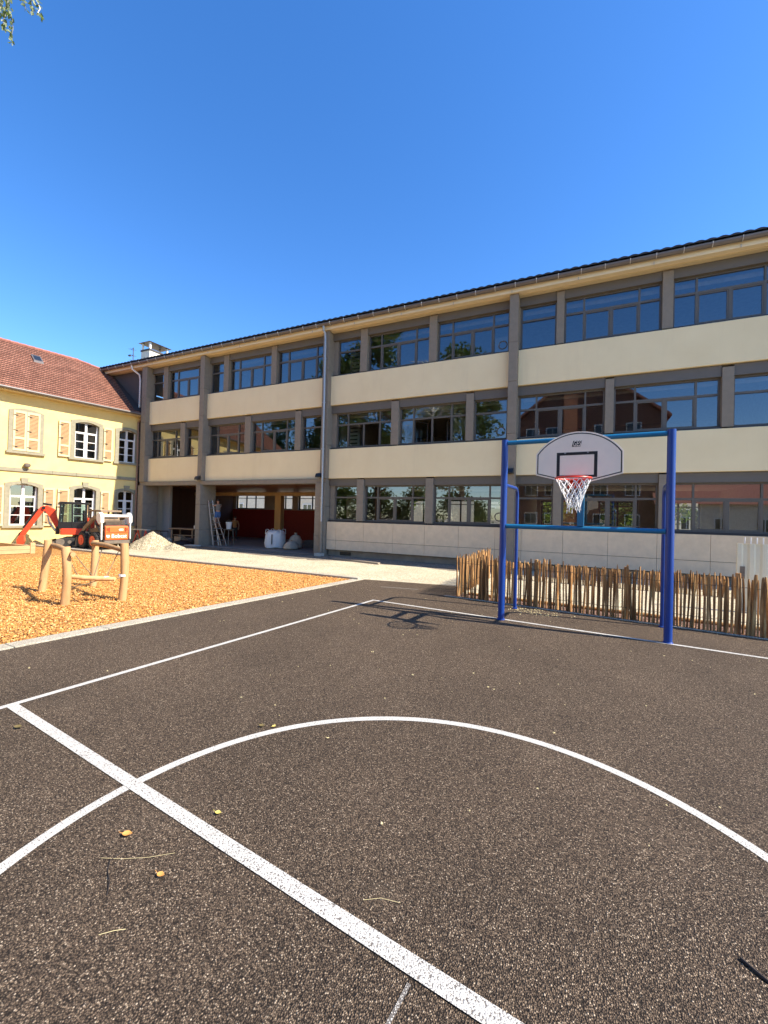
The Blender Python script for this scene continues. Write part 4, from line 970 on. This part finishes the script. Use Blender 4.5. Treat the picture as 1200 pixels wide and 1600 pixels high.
part('body', 'sack', t, lambda b: b.lathe([(.05,0),(.16,.03),(.18,.12),(.13,.21),(.05,.25)], 14, wob=lambda a, z: .1*math.sin(3*a+9*z)), local=True, smooth=True)
t = thing('trestle', 'red steel trestle behind the gravel heap', 'trestle', (-19.0, 13.1, 0))
part('leg', 'orange', t, lambda b: [b.beam((sx*.35, sy*.2, 0), (sx*.28, 0, .62), .03, .03) for sx in (-1, 1) for sy in (-1, 1)], local=True)
part('top_plank', 'palepanel', t, lambda b: b.box(-.6, .5, -.09, .09, .63, .67), local=True)
t = thing('generator', 'black tube framed generator standing behind the gravel heap', 'generator', (-18.05, 13.3, 0))
part('tube_frame', 'black', t, lambda b: [b.tube([(-.35,y,.02),(-.35,y,.62),(.35,y,.62),(.35,y,.02),(-.35,y,.02)], .022, 6) for y in (-.2,.2)] + [b.tube([(x,-.2,z),(x,.2,z)], .02, 6) for x in (-.35,.35) for z in (.02,.62)], local=True)
part('engine_block', 'dust', t, lambda b: (b.box(-.28, .28, -.17, .17, .06, .38), b.tube([(-.2,0,.44),(.15,0,.44)], .1, 10)), local=True, bevel=.02)
# tarp strip in the shade at the heap's foot
t = thing('folded_tarp', 'dark folded tarpaulin lying behind the gravel heap', 'tarpaulin', (-17.2, 13.9, 0))
part('sheet', 'black', t, lambda b: b.lathe([(.4,0),(.42,.06),(.3,.14),(.12,.2)], 12, wob=lambda a, z: .25*math.sin(2*a)+.06*math.sin(7*a)), local=True, smooth=True)
# bulk bag and sacks
t = thing('bulk_bag', 'big white woven bulk bag standing at the undercroft edge', 'bulk bag', (-12.75, 15.2, .01), R(20))
def bag(b):
    n = 28; prof = [(.33,0),(.42,.05),(.445,.25),(.43,.5),(.40,.66),(.33,.76),(.21,.80),(.1,.78)]
    v = []
    for r, z in prof:
        for k in range(n):
            a = 2*math.pi*k/n; q = r*(1/max(abs(math.cos(a)), abs(math.sin(a))))**.42*(1+.03*math.sin(5*a+6*z)+.02*math.sin(9*a-8*z)); v.append((q*math.cos(a), q*math.sin(a), z+.02*math.sin(4*a)))
    m = len(prof); f = [(i*n+k, i*n+(k+1) % n, (i+1)*n+(k+1) % n, (i+1)*n+k) for i in range(m-1) for k in range(n)] + [tuple((m-1)*n+k for k in range(n))]
    b.add(v, f)
part('body', 'bag', t, bag, local=True, smooth=True)
part('lifting_loop', 'bag', t, lambda b: [b.tube([(sx*.35, sy*.35, .64), (sx*.33, sy*.33, .84), (sx*.23, sy*.31, .86), (sx*.15, sy*.32, .70)], .022, 6, squash=.5) for sx in (-1, 1) for sy in (-1, 1)], local=True)
part('black_strap', 'black', t, lambda b: b.box(-.02, .02, -.475, -.455, .2, .64), local=True)
def sack(x, y, z, r, h, label, mat='sack'):
    t = thing('sack', label, 'sack', (x, y, z), random.uniform(0, 3))
    part('body', mat, t, lambda b: b.lathe([(r*.8,0),(r,.15*h),(r*.95,.55*h),(r*.6,.9*h),(r*.2,h)], 16, wob=lambda a, q: .12*math.sin(2*a+.5)+.06*math.sin(5*a+8*q)), local=True, smooth=True)
    part('neck', mat, t, lambda b: b.lathe([(r*.2,h*.93),(r*.12,h*1.02),(r*.24,h*1.14)], 10, wob=lambda a, q: .2*math.sin(4*a)), local=True)
sack(-11.8, 15.15, .01, .36, .36, 'beige filled sack leaning beside the white bulk bag')
sack(-12.05, 15.75, .01, .30, .62, 'taller beige sack standing behind the squat beige one')
for i, (x, y, z, l) in enumerate(((-11.0, 16.3, .012, 'dark crate at the bottom of the stack behind the sacks'), (-11.02, 16.32, .38, 'dark crate on top of the stack behind the sacks'), (-11.75, 16.6, .012, 'single dark crate left of the crate stack behind the sacks'))):
    t = thing('crate', l, 'crate', (x, y, z), .1*i)
    part('body', 'dust', t, lambda b: (b.box(-.3, .3, -.22, -.2, 0, .34), b.box(-.3, .3, .2, .22, 0, .34), b.box(-.3, -.28, -.2, .2, 0, .34), b.box(.28, .3, -.2, .2, 0, .34), b.box(-.28, .28, -.2, .2, .01, .03)), local=True)
t = thing('wood_plank', 'grey plank lying on the shaded gravel along the plinth', 'plank', (-7.2, 12.75, 0), R(-12))
part('board', 'plinth', t, lambda b: b.box(-1.05, 1.05, -.06, .06, 0, .05), local=True)
for x, y, a, l in ((-15.9, 13.2, .3, 'thin dark board lying before the pier'), (-14.6, 13.3, -.2, 'longer dark board lying by the ladder foot')):
    t = thing('wood_plank', l, 'plank', (x, y, 0), a); part('board', 'dust', t, lambda b: b.box(-.6, .6, -.1, .1, 0, .03), local=True)
t = thing('concrete_slab', 'pale concrete slab at the foot of the pier', 'slab', (-16.0, 13.45, 0)); part('body', 'palepanel', t, lambda b: b.prism([(-.35,-.15),(.3,-.2),(.36,.14),(-.28,.2)], lambda p, d: (p[0], p[1], d), 0, .07), local=True)
# ladder: an A frame by the pier
lad = thing('step_ladder', 'aluminium step ladder leaning open beside the grey pier', 'ladder', (-15.55, 14.45, 0))
def lad_side(b, x0, y0, x1, y1, z1, n):
    for o in (-.13, .13): b.beam((x0, y0+o*1.2, 0), (x1, y1+o*.9, z1), .022, .045)
part('climbing_rail', 'steel', lad, lambda b: lad_side(b, -.08, 0, -.30, -.2, 2.1, 8), local=True)
part('support_rail', 'steel', lad, lambda b: lad_side(b, .30, .12, -.12, -.06, 1.35, 4), local=True)
part('rung', 'steel', lad, lambda b: [b.beam((-.08-.22*t, -.19+.03*t-.2*t, 2.1*t), (-.08-.22*t, .19-.03*t-.2*t, 2.1*t), .03, .05) for t in np.linspace(.1, .95, 8)] + [b.beam((.30-.42*t, -.07-.18*t, 1.35*t), (.30-.42*t, .31-.18*t, 1.35*t), .03, .04) for t in np.linspace(.2, .8, 4)], local=True)
part('platform', 'galv', lad, lambda b: b.box(-.20, .10, -.10, .22, .79, .81), local=True)
t = thing('stool', 'dark stand under the white bucket', 'stand', (-15.42, 15.0, 0)); part('seat', 'dust', t, lambda b: b.box(-.17, .17, -.17, .17, .74, .78), local=True)
for sx in (-1, 1):
    for sy in (-1, 1): part('leg', 'dust', t, lambda b: b.beam((sx*.17, sy*.17, 0), (sx*.13, sy*.13, .74), .03, .03), local=True)
t = thing('bucket', 'white bucket on the dark stand beside the man on the ladder', 'bucket', (-15.42, 15.0, .78))
part('body', 'white', t, lambda b: b.lathe([(.11,0),(.145,.30),(.155,.31),(.155,.33),(.135,.33),(.105,.03)], 18), local=True, smooth=True)
part('handle', 'steel', t, lambda b: b.tube([(.15*math.cos(a), 0, .31+.12*math.sin(a)) for a in np.linspace(0, math.pi, 11)], .006, 5), local=True)

# ================================================================== PEOPLE
def person(label, loc, rz, J, clothes, hair=True):
    t = thing('person', label, 'person', loc, rz)
    V = []; E_ = []; RAD = []
    idx = {}
    def vert(n, p, r): idx[n] = len(V); V.append(p); RAD.append(r); return idx[n]
    def chain(names): [E_.append((idx[a], idx[b])) for a, b in zip(names, names[1:])]
    body_r = dict(pelvis=.135, waist=.115, chest=.15, neckb=.075, neck=.052, chin=.07, head=.088, crown=.06)
    for n in ('pelvis','waist','chest','neckb','neck','chin','head','crown'): vert(n, J[n], body_r[n])
    chain(['pelvis','waist','chest','neckb','neck','chin','head','crown'])
    for s in ('l','r'):
        for n, r in (('sho', .062), ('elb', .042), ('wri', .028), ('palm', .034)): vert(n+s, J[n+s], r)
        E_.append((idx['neckb'], idx['sho'+s])); chain(['sho'+s,'elb'+s,'wri'+s,'palm'+s])
        w = Vector(J['wri'+s]); p = Vector(J['palm'+s]); d = (p-w).normalized(); side = d.cross(Vector((1,0,0)))
        if side.length < .2: side = d.cross(Vector((0,1,0)))
        side.normalize(); nrm = side.cross(d)
        for k, (o, L) in enumerate(((-.028,.062),(-.010,.075),(.010,.070),(.028,.056))):
            a = p + side*o + d*.02; vert(f'f{k}a{s}', tuple(a), .009); vert(f'f{k}b{s}', tuple(a+d*L*.55+nrm*.008), .0085); vert(f'f{k}c{s}', tuple(a+d*L*.9+nrm*.035), .007)
            E_.append((idx['palm'+s], idx[f'f{k}a{s}'])); chain([f'f{k}a{s}', f'f{k}b{s}', f'f{k}c{s}'])
        a = w + d*.03 + side*-.04; vert('tha'+s, tuple(a), .011); vert('thb'+s, tuple(a+d*.035-side*.02+nrm*.015), .009); E_.append((idx['palm'+s], idx['tha'+s])); chain(['tha'+s, 'thb'+s])
        for n, r in (('hip', .088), ('kne', .056), ('ank', .036), ('toe', .034)): vert(n+s, J[n+s], r)
        E_.append((idx['pelvis'], idx['hip'+s])); chain(['hip'+s,'kne'+s,'ank'+s,'toe'+s])
    def skin(name, vs, es, rad, mat, root):
        me = bpy.data.meshes.new(name); me.from_pydata([tuple(v) for v in vs], es, []); me.materials.append(M[mat])
        o = bpy.data.objects.new(name, me); COL.objects.link(o); o.parent = t; WORLD[o.name] = WORLD[t.name]
        md = o.modifiers.new('skin', 'SKIN'); md.use_smooth_shade = True
        if not me.skin_vertices: 
            bpy.context.view_layer.update()
        for i, r in enumerate(rad): me.skin_vertices[0].data[i].radius = (r, r)
        me.skin_vertices[0].data[root].use_root = True
        sb = o.modifiers.new('sub', 'SUBSURF'); sb.levels = 1; sb.render_levels = 2
        return o
    skin('body', V, E_, RAD, 'skin', 0)
    h = Vector(J['head']); c = Vector(J['crown']); ch = Vector(J['chin']); up = (c-ch).normalized()
    fwd = Vector(J['face']).normalized(); rt = fwd.cross(up)
    def blob(b, p, r, sc3): 
        n = 8
        for_ = [(r*math.sin(a)*sc3[0], -r*math.cos(a)*sc3[2]) for a in np.linspace(.15, math.pi-.15, 6)]; b.lathe(for_, n, tuple(p))
    part('face', 'skin', t, lambda b: (b.obox(h+fwd*.092-up*.015, (.026, .024, .045)), blob(b, h+rt*.085, .028, (.6, .6, 1)), blob(b, h-rt*.085, .028, (.6, .6, 1))), **kw)
    part('eyes', 'black', t, lambda b: [blob(b, h+fwd*.082+rt*s*.032+up*.012, .010, (1, 1, 1)) for s in (-1, 1)], **kw)
    if hair:
        b = MB(); vs = []
        b.lathe([(.098*math.cos(a), .105*math.sin(a)) for a in np.linspace(-.25, 1.45, 8)], 16, tuple(h+up*.03-fwd*.014), wob=lambda a, z: .04*math.sin(5*a)); b.build('hair', 'hair', t, smooth=True, **kw)
    for name, mat, names, edges, add, root in clothes:
        vs = [J[n] for n in names]; ix = {n: i for i, n in enumerate(names)}
        allr = {**body_r, **{a+s: r for s in 'lr' for a, r in (('sho', .066), ('elb', .045), ('hip', .092), ('kne', .062), ('ank', .045), ('toe', .04), ('thi', .092), ('uar', .058))}}
        skin(name, vs, [(ix[a], ix[b_]) for a, b_ in edges], [allr[n]+add for n in names], mat, ix[root])
    return t
def stance(**o):
    J = dict(pelvis=(0,0,.94), waist=(0.01,0,1.08), chest=(.0,0,1.30), neckb=(-.01,0,1.43), neck=(0,0,1.50), chin=(.02,0,1.57), head=(.015,0,1.65), crown=(.0,0,1.71), face=(1,0,0),
        shol=(-.01,.19,1.40), shor=(-.01,-.19,1.40), elbl=(-.03,.25,1.12), elbr=(-.03,-.25,1.12), wril=(.06,.25,.88), wrir=(.06,-.25,.88), palml=(.08,.25,.80), palmr=(.08,-.25,.80),
        hipl=(0,.095,.88), hipr=(0,-.095,.88), knel=(.03,.10,.49), kner=(.03,-.10,.49), ankl=(-.02,.10,.08), ankr=(-.02,-.10,.08), toel=(.15,.12,.035), toer=(.15,-.12,.035))
    J.update(o)
    for s in 'lr':
        J['thi'+s] = tuple((np.array(J['hip'+s])*.35+np.array(J['kne'+s])*.65)); J['uar'+s] = tuple((np.array(J['sho'+s])*.55+np.array(J['elb'+s])*.45))
    return J
# man on the ladder faces the pier (towards -x), arms raised to it
Jm = stance(elbl=(.22,.24,1.36), wril=(.44,.20,1.48), palml=(.52,.19,1.52), elbr=(.20,-.24,1.30), wrir=(.40,-.16,1.40), palmr=(.48,-.14,1.42), knel=(.05,.10,.50), ankl=(-.03,.11,.08), kner=(.10,-.10,.52), ankr=(.06,-.10,.08), toer=(.22,-.12,.035))
shorts = ('shorts', 'denim', ['pelvis','hipl','hipr','thil','thir','waist'], [('pelvis','waist'),('pelvis','hipl'),('pelvis','hipr'),('hipl','thil'),('hipr','thir')], .014, 'pelvis')
vest = ('vest', 'greyshirt', ['waist','chest','neckb','shol','shor','pelvis'], [('pelvis','waist'),('waist','chest'),('chest','neckb'),('neckb','shol'),('neckb','shor')], .010, 'chest')
person('man in blue shorts and grey vest standing on the step ladder', (-15.68, 14.55, .81), math.pi-.25, Jm, [vest, shorts])
Jw = stance(knel=(.20,.10,.52), ankl=(.02,.11,.12), toel=(.18,.12,.06), kner=(-.02,-.10,.49), ankr=(-.16,-.10,.10), toer=(.0,-.11,.035), elbl=(-.06,.28,1.13), wril=(.04,.26,.92), palml=(.08,.25,.85), chest=(.04,0,1.29), neckb=(.05,0,1.42), neck=(.07,0,1.48), chin=(.10,0,1.55), head=(.10,0,1.63), crown=(.09,0,1.69))
tshirt = ('t_shirt', 'tanshirt', ['pelvis','waist','chest','neckb','shol','shor','uarl','uarr'], [('pelvis','waist'),('waist','chest'),('chest','neckb'),('neckb','shol'),('neckb','shor'),('shol','uarl'),('shor','uarr')], .010, 'chest')
trousers = ('trousers', 'darkcloth', ['pelvis','hipl','hipr','knel','kner','ankl','ankr'], [('pelvis','hipl'),('pelvis','hipr'),('hipl','knel'),('hipr','kner'),('knel','ankl'),('kner','ankr')], .016, 'pelvis')
person('man in tan shirt and dark trousers walking inside the dark undercroft', (-17.45, 17.4, .012), -.75, Jw, [tshirt, trousers])

# ================================================================== TREES
def leaf_cards(name, pts, size, mat, parent, droop=False, seed=1):
    rs = np.random.default_rng(seed); n = len(pts); pts = np.asarray(pts)
    az = rs.uniform(0, 2*np.pi, n); el = rs.normal(0, .6, n) - (1.0 if droop else 0)
    d = np.stack([np.cos(az)*np.cos(el), np.sin(az)*np.cos(el), np.sin(el)], 1)
    q = rs.normal(0, 1, (n, 3)); s = np.cross(d, q); s /= np.linalg.norm(s, axis=1)[:, None]+1e-9
    L = size*rs.uniform(.6, 1.3, n)[:, None]; nn = np.cross(d, s)
    P = np.stack([pts, pts+d*L*.45+s*L*.30+nn*L*.05, pts+d*L, pts+d*L*.45-s*L*.30+nn*L*.05], 1).reshape(-1, 3)*K
    W = WORLD[parent.name]; loc = np.array(W.translation)*K; P = P-loc
    F = np.arange(n*4).reshape(-1, 4)
    me = bpy.data.meshes.new(name); me.vertices.add(n*4); me.vertices.foreach_set('co', P.ravel()); me.loops.add(n*4); me.loops.foreach_set('vertex_index', F.ravel()); me.polygons.add(n)
    me.polygons.foreach_set('loop_start', np.arange(0, n*4, 4)); me.polygons.foreach_set('loop_total', np.full(n, 4)); me.update(calc_edges=True); me.materials.append(M[mat])
    o = bpy.data.objects.new(name, me); COL.objects.link(o); o.parent = parent; return o
def birch():
    base = Vector((-9.6, 1.0, 0)); t = thing('birch_tree', 'weeping birch whose leafy twigs hang into the top left corner', 'tree', tuple(base))
    rs = np.random.default_rng(5); b = MB(); tw = []; H = 12.5
    b.tube([base+Vector((.12*math.sin(z*.5), .1*math.cos(z*.4), z)) for z in np.linspace(-.1, H, 12)], list(np.linspace(.22, .03, 12)), 10)
    def strand(p, L, n=14):
        x = np.array(p, float); out = []
        drift = rs.normal(0, .05, 2)
        for k in range(n):
            x = x + np.array([drift[0]+rs.normal(0,.02), drift[1]+rs.normal(0,.02), -L/n]); out.append(x.copy())
        return out
    leaves = []
    for i in range(60):
        z0 = rs.uniform(4, H-.5); a = rs.uniform(0, 2*math.pi); L = rs.uniform(1.2, 3.1)*(1-.5*(z0/H))+.4
        p0 = base+Vector((0,0,z0)); p1 = p0+Vector((math.cos(a)*L*.5, math.sin(a)*L*.5, L*.45)); p2 = p0+Vector((math.cos(a)*L, math.sin(a)*L, L*.45))
        if p2.y > -p2.x/2.47-2.2: continue
        b.tube([p0, p1, p2], [.05, .03, .012], 5)
        for q in range(7):
            f = rs.uniform(.35, 1.0); s0 = p0.lerp(p1, f*2) if f < .5 else p1.lerp(p2, f*2-1)
            st = strand(s0, rs.uniform(.8, 2.2)); b.tube([tuple(s0)]+[tuple(w) for w in st[::4]], .006, 3, False)
            for w in st:
                for _ in range(4): leaves.append(w+rs.normal(0, .05, 3))
    # limb reaching over the photographer's left, ending in the visible sprays
    p = [base+Vector((0,0,7.0)), Vector((-8.7, 1.9, 8.7)), Vector((-7.8, 2.75, 9.6)), Vector((-7.2, 3.1, 9.7))]
    b.tube(p, [.09, .06, .035, .012], 6)
    for s0, e, dens in (((-7.62,2.92,9.6), (-7.50,2.99,8.16), 6), ((-7.58,2.95,9.5), (-7.58,2.93,8.35), 6), ((-7.66,2.9,9.5), (-7.60,2.9,8.5), 5), ((-7.3,3.08,9.6), (-7.12,3.15,8.53), 4), ((-7.33,3.05,9.6), (-7.22,3.1,8.6), 4), ((-7.5,3.0,9.5), (-7.30,3.05,8.62), 2), ((-7.8,2.8,9.5), (-7.75,2.8,8.3), 5)):
        s0 = np.array(s0); e = np.array(e); pts_ = [s0+(e-s0)*f+rs.normal(0, .012, 3) for f in np.linspace(0, 1, 14)]
        b.tube([tuple(w) for w in pts_], .005, 3, False)
        for f in np.linspace(0, 1, 30):
            for _ in range(dens): 
                if rs.random() < .75: leaves.append(s0+(e-s0)*f+rs.normal(0, .035*(1.15-f), 3))
    b.build('trunk', 'birchbark', t, smooth=False)
    leaf_cards('crown', leaves, .06, 'birchleaf', t, True, 4)
birch()
def broad_tree(label, base, H, Rw, n, seed, group):
    base = Vector(base); t = thing('broadleaf_tree', label, 'tree', tuple(base), 0, group); rs = np.random.default_rng(seed); b = MB()
    b.tube([base+Vector((.1*math.sin(z), .1*math.cos(z*.7), z)) for z in np.linspace(-.1, H*.8, 9)], list(np.linspace(.30, .06, 9)), 9)
    cl = []
    for i in range(26):
        a = rs.uniform(0, 6.28); z = rs.uniform(.28, .97)*H; rad = Rw*math.sin(math.pi*min(1, .18+.8*(z/H)))*rs.uniform(.3, 1.0)
        c = base+Vector((math.cos(a)*rad, math.sin(a)*rad, z)); b.tube([base+Vector((0,0,max(1, z-rad*.7))), c], [.07, .015], 5); cl.append((np.array(c), rs.uniform(.8, 1.6)*Rw*.3))
    pts = []
    for c, r in cl:
        m = int(n/26); q = rs.normal(0, 1, (m, 3)); q /= np.linalg.norm(q, axis=1)[:, None]; q *= (rs.uniform(0, 1, m)**.45)[:, None]*r; q[:, 2] *= .75; pts.append(c+q)
    b.build('trunk', 'bark', t); leaf_cards('crown', np.concatenate(pts), .32, 'leaf', t, False, seed)
G = 'trees mirrored in the school windows'
for (x, y, H, w, n, l) in ((-15.5, -2.5, 18.5, 4.2, 13000, 'tallest leafy tree of the row, mirrored in the upper windows left of centre'), (-21.5, -5, 16, 3.8, 10000, 'second leafy tree of the row, mirrored in the windows by the drainpipe'), (-28.5, -6, 12, 3.6, 5000, 'third leafy tree of the row, mirrored in the middle floor windows on the left'), (-10, -8, 17, 3.8, 10000, 'leafy tree beside the brick block, mirrored in the middle windows'), (-36, -7, 11.5, 3.6, 5000, 'last leafy tree of the row, mirrored furthest left')):
    broad_tree(l, (x, y, 0), H, w, n, int(abs(x*7+y)), G)
for i, (x, l) in enumerate(((-30, 'far left bush'), (-25, 'second bush from the left'), (-20.5, 'middle bush'), (-16, 'second bush from the brick block'), (-11.5, 'bush nearest the brick block'))):
    broad_tree(l + ' of the low row mirrored in the ground floor windows', (x, -13-.3*(i % 2), 0), 4.4, 2.9, 2600, 60+i, 'bushes mirrored in the school windows')
# greenery and a pale house behind the school, seen through its rear windows
for (x, y, H, w, l) in ((-2.5, 27, 5, 2.6, 'bushy tree seen through the rear windows of the middle classroom'), (-12.0, 26, 4.5, 1.4, 'small tree seen through the rear window of the undercroft'), (2.5, 28, 5, 2.8, 'bushy tree seen through the rear windows of the right classroom')):
    broad_tree(l, (x, y, 0), H, w, 3500, int(abs(x*5+y)), 'trees behind the school')
def plainhouse(name, label, x0, x1, y0, y1, h, ridge, wallm, roofm, wins, face):
    t = thing(name, label, 'house', ((x0+x1)/2, (y0+y1)/2, 0))
    part('wall', wallm, t, lambda b: b.box(x0, x1, y0, y1, -.1, h))
    ym = (y0+y1)/2
    part('roof', roofm, t, lambda b: b.prism([(y0-.5, h-.2), (y1+.5, h-.2), (ym, ridge)], lambda p, d: (d, p[0], p[1]), x0-.5, x1+.5))
    yf = y0 if face < 0 else y1
    for (wx, wz, ww, wh) in wins:
        f = part('window', 'white', t, lambda b: (b.box(wx, wx+ww, yf+face*.001, yf+face*.06, wz, wz+wh)))
        part('pane', 'darkglass', f, lambda b: [b.box(wx+.08+k*(ww/2-.04), wx+ww/2-.04+k*(ww/2-.04), yf+face*.06, yf+face*.065, wz+.08, wz+wh-.08) for k in range(2)])
    return t
plainhouse('pale_house', 'pale rendered house seen through the rear windows of the undercroft', -34, 10, 31, 38, 6, 8.5, 'palehouse', 'tile', [(x, z, 1.0, 1.3) for x in range(-31, 8, 4) for z in (1.2, 3.8)], -1)
bk = thing('brick_block', 'tall brown brick block mirrored in the school windows', 'house', (-.5, -23, 0))
part('wall', 'brick', bk, lambda b: b.prism([(-7.4, -.1), (6.4, -.1), (6.4, 12.0), (-.5, 17.4), (-7.4, 12.0)], lambda p, d: (p[0], d, p[1]), -29, -19.5))
part('roof', 'ridge', bk, lambda b: b.prism([(-7.9, 11.75), (-.5, 17.5), (6.9, 11.75), (6.9, 12.0), (-.5, 17.8), (-7.9, 12.0)], lambda p, d: (p[0], d, p[1]), -29.4, -19.1))
part('render_strip', 'terracotta', bk, lambda b: b.box(-2.5, -1.2, -19.5, -19.3, 0, 15.0))
for wx in (-6.2, -4.2, .4, 3.2):
    for wz in (1.2, 4.2, 7.2, 10.2):
        f = part('window', 'white', bk, lambda b: b.box(wx, wx+1.3, -19.5, -19.43, wz, wz+1.2))
        part('pane', 'darkglass', f, lambda b: [b.box(wx+.08+k*.6, wx+.62+k*.6, -19.43, -19.42, wz+.08, wz+1.12) for k in range(2)])
plainhouse('white_house', 'low white house mirrored in the ground floor windows', 6, 18, -25, -18, 3.6, 5.6, 'palehouse', 'ridge', [(x, 1, 1.0, 1.2) for x in (7.5, 10, 13)], 1)
rl = thing('metal_railing', 'white bar railing mirrored in the ground floor windows', 'railing', (0, -7, 0))
part('bars', 'white', rl, lambda b: [b.tube([(x, -7, 0), (x, -7, 1.0)], .014, 5) for x in np.arange(-10, 10, .13)])
part('handrail', 'white', rl, lambda b: [b.box(-10, 10, -7.02, -6.98, z, z+.04) for z in (.12, .98)])

# ================================================================== SMALL THINGS ON THE ASPHALT
def leaf(x, y, a, L, mat, label):
    b = MB(); n = 7; v = []; top = []; 
    for i in range(n):
        t_ = i/(n-1); w = L*.32*math.sin(math.pi*min(1, t_*1.02))**.8 * (1.25-t_*.5); zz = .25*L*(t_-.5)**2*2+.006
        v += [(t_*L-L/2, -w, zz+abs(w)*.35), (t_*L-L/2, 0, zz), (t_*L-L/2, w, zz+abs(w)*.45)]
    m = len(v); v += [(p[0], p[1], p[2]-.0012) for p in v]
    f = []
    for i in range(n-1):
        for j in range(2):
            q = (i*3+j, i*3+j+1, i*3+j+4, i*3+j+3); f.append(q); f.append(tuple(m+k for k in reversed(q)))
    b.add(v, f); b.tube([(-L/2, 0, .012), (-L*.85, .004, .016)], .0014, 4)
    o = b.build('fallen_leaf', mat, fix=True); o.location = (x*K, y*K, .004); o.rotation_euler = (0, 0, a)
    tag(o, label, 'leaf', 'fallen leaves on the court')
leaf(-1.98, 1.34, .5, .05, 'dryleaf', 'orange leaf below where the arc crosses the halfway line')
leaf(-1.63, 1.26, .2, .038, 'dryleaf', 'small orange leaf nearest the camera, left of the halfway line')
leaf(-1.71, 1.65, .3, .037, 'yellowleaf', 'yellow leaf just inside the white circle above the halfway line')
leaf(-2.14, 2.46, .1, .05, 'brownleaf', 'dark green brown leaf lying against the outside of the arc')
leaf(-2.06, 2.50, 1.6, .035, 'yellowleaf', 'pale yellow leaf beside the brown one on the arc')
leaf(-3.63, 1.62, .2, .06, 'brownleaf', 'brown leaf under the start of the halfway line at the left edge')
leaf(-.92, 1.98, 2.0, .02, 'straw', 'tiny pale leaf scrap inside the circle')
leaf(-1.62, 2.55, 1.0, .02, 'straw', 'tiny pale leaf scrap beyond the top of the arc')
def strand(pts_, r, mat, name, label, cat):
    b = MB(); b.tube([(x, y, .006+.006*math.sin(3*i)) for i, (x, y) in enumerate(pts_)], r, 5); o = b.build(name, mat); tag(o, label, cat)
strand([(-1.95, 1.20), (-1.86, 1.24), (-1.77, 1.30), (-1.68, 1.37)], .0008, 'straw', 'grass_stalk', 'long dry grass stalk beside the small orange leaf', 'grass stalk')
strand([(-1.60, .985), (-1.565, 1.02), (-1.535, 1.045)], .0012, 'straw', 'grass_stalk', 'short thick yellow straw near the lower left corner', 'grass stalk')
strand([(-.80, 1.56), (-.74, 1.60), (-.66, 1.62)], .0008, 'straw', 'grass_stalk', 'dry straw right of the halfway line', 'grass stalk')
strand([(-1.90, 1.27), (-1.90, 1.21), (-1.86, 1.175), (-1.79, 1.14), (-1.74, 1.10)], .0022, 'twig', 'twig', 'thin curved dark twig at the lower left of the court', 'twig')
strand([(.53, 1.985), (.56, 1.955), (.60, 1.925)], .006, 'twig', 'twig', 'short thick dark twig at the right edge', 'twig')
b = MB()
rs = np.random.default_rng(21)
for i in range(90):
    x, y = rs.uniform(-5, 3), rs.uniform(2.2, 8.2); s_ = rs.uniform(.004, .011); b.obox((x, y, s_*.3), (s_*rs.uniform(.8, 2), s_, s_*.6), (rs.uniform(-.3, .3), rs.uniform(-.3, .3), rs.uniform(0, 3)))
for i in range(120):
    x, y = rs.normal(-.9, .25), rs.normal(7.75, .15); s_ = rs.uniform(.006, .014); b.obox((x, y, s_*.3), (s_*1.6, s_, s_*.5), (0, 0, rs.uniform(0, 3)))
o = b.build('litter', 'straw'); tag(o, 'scattered pale chips and grit on the asphalt', 'litter', kind='stuff')
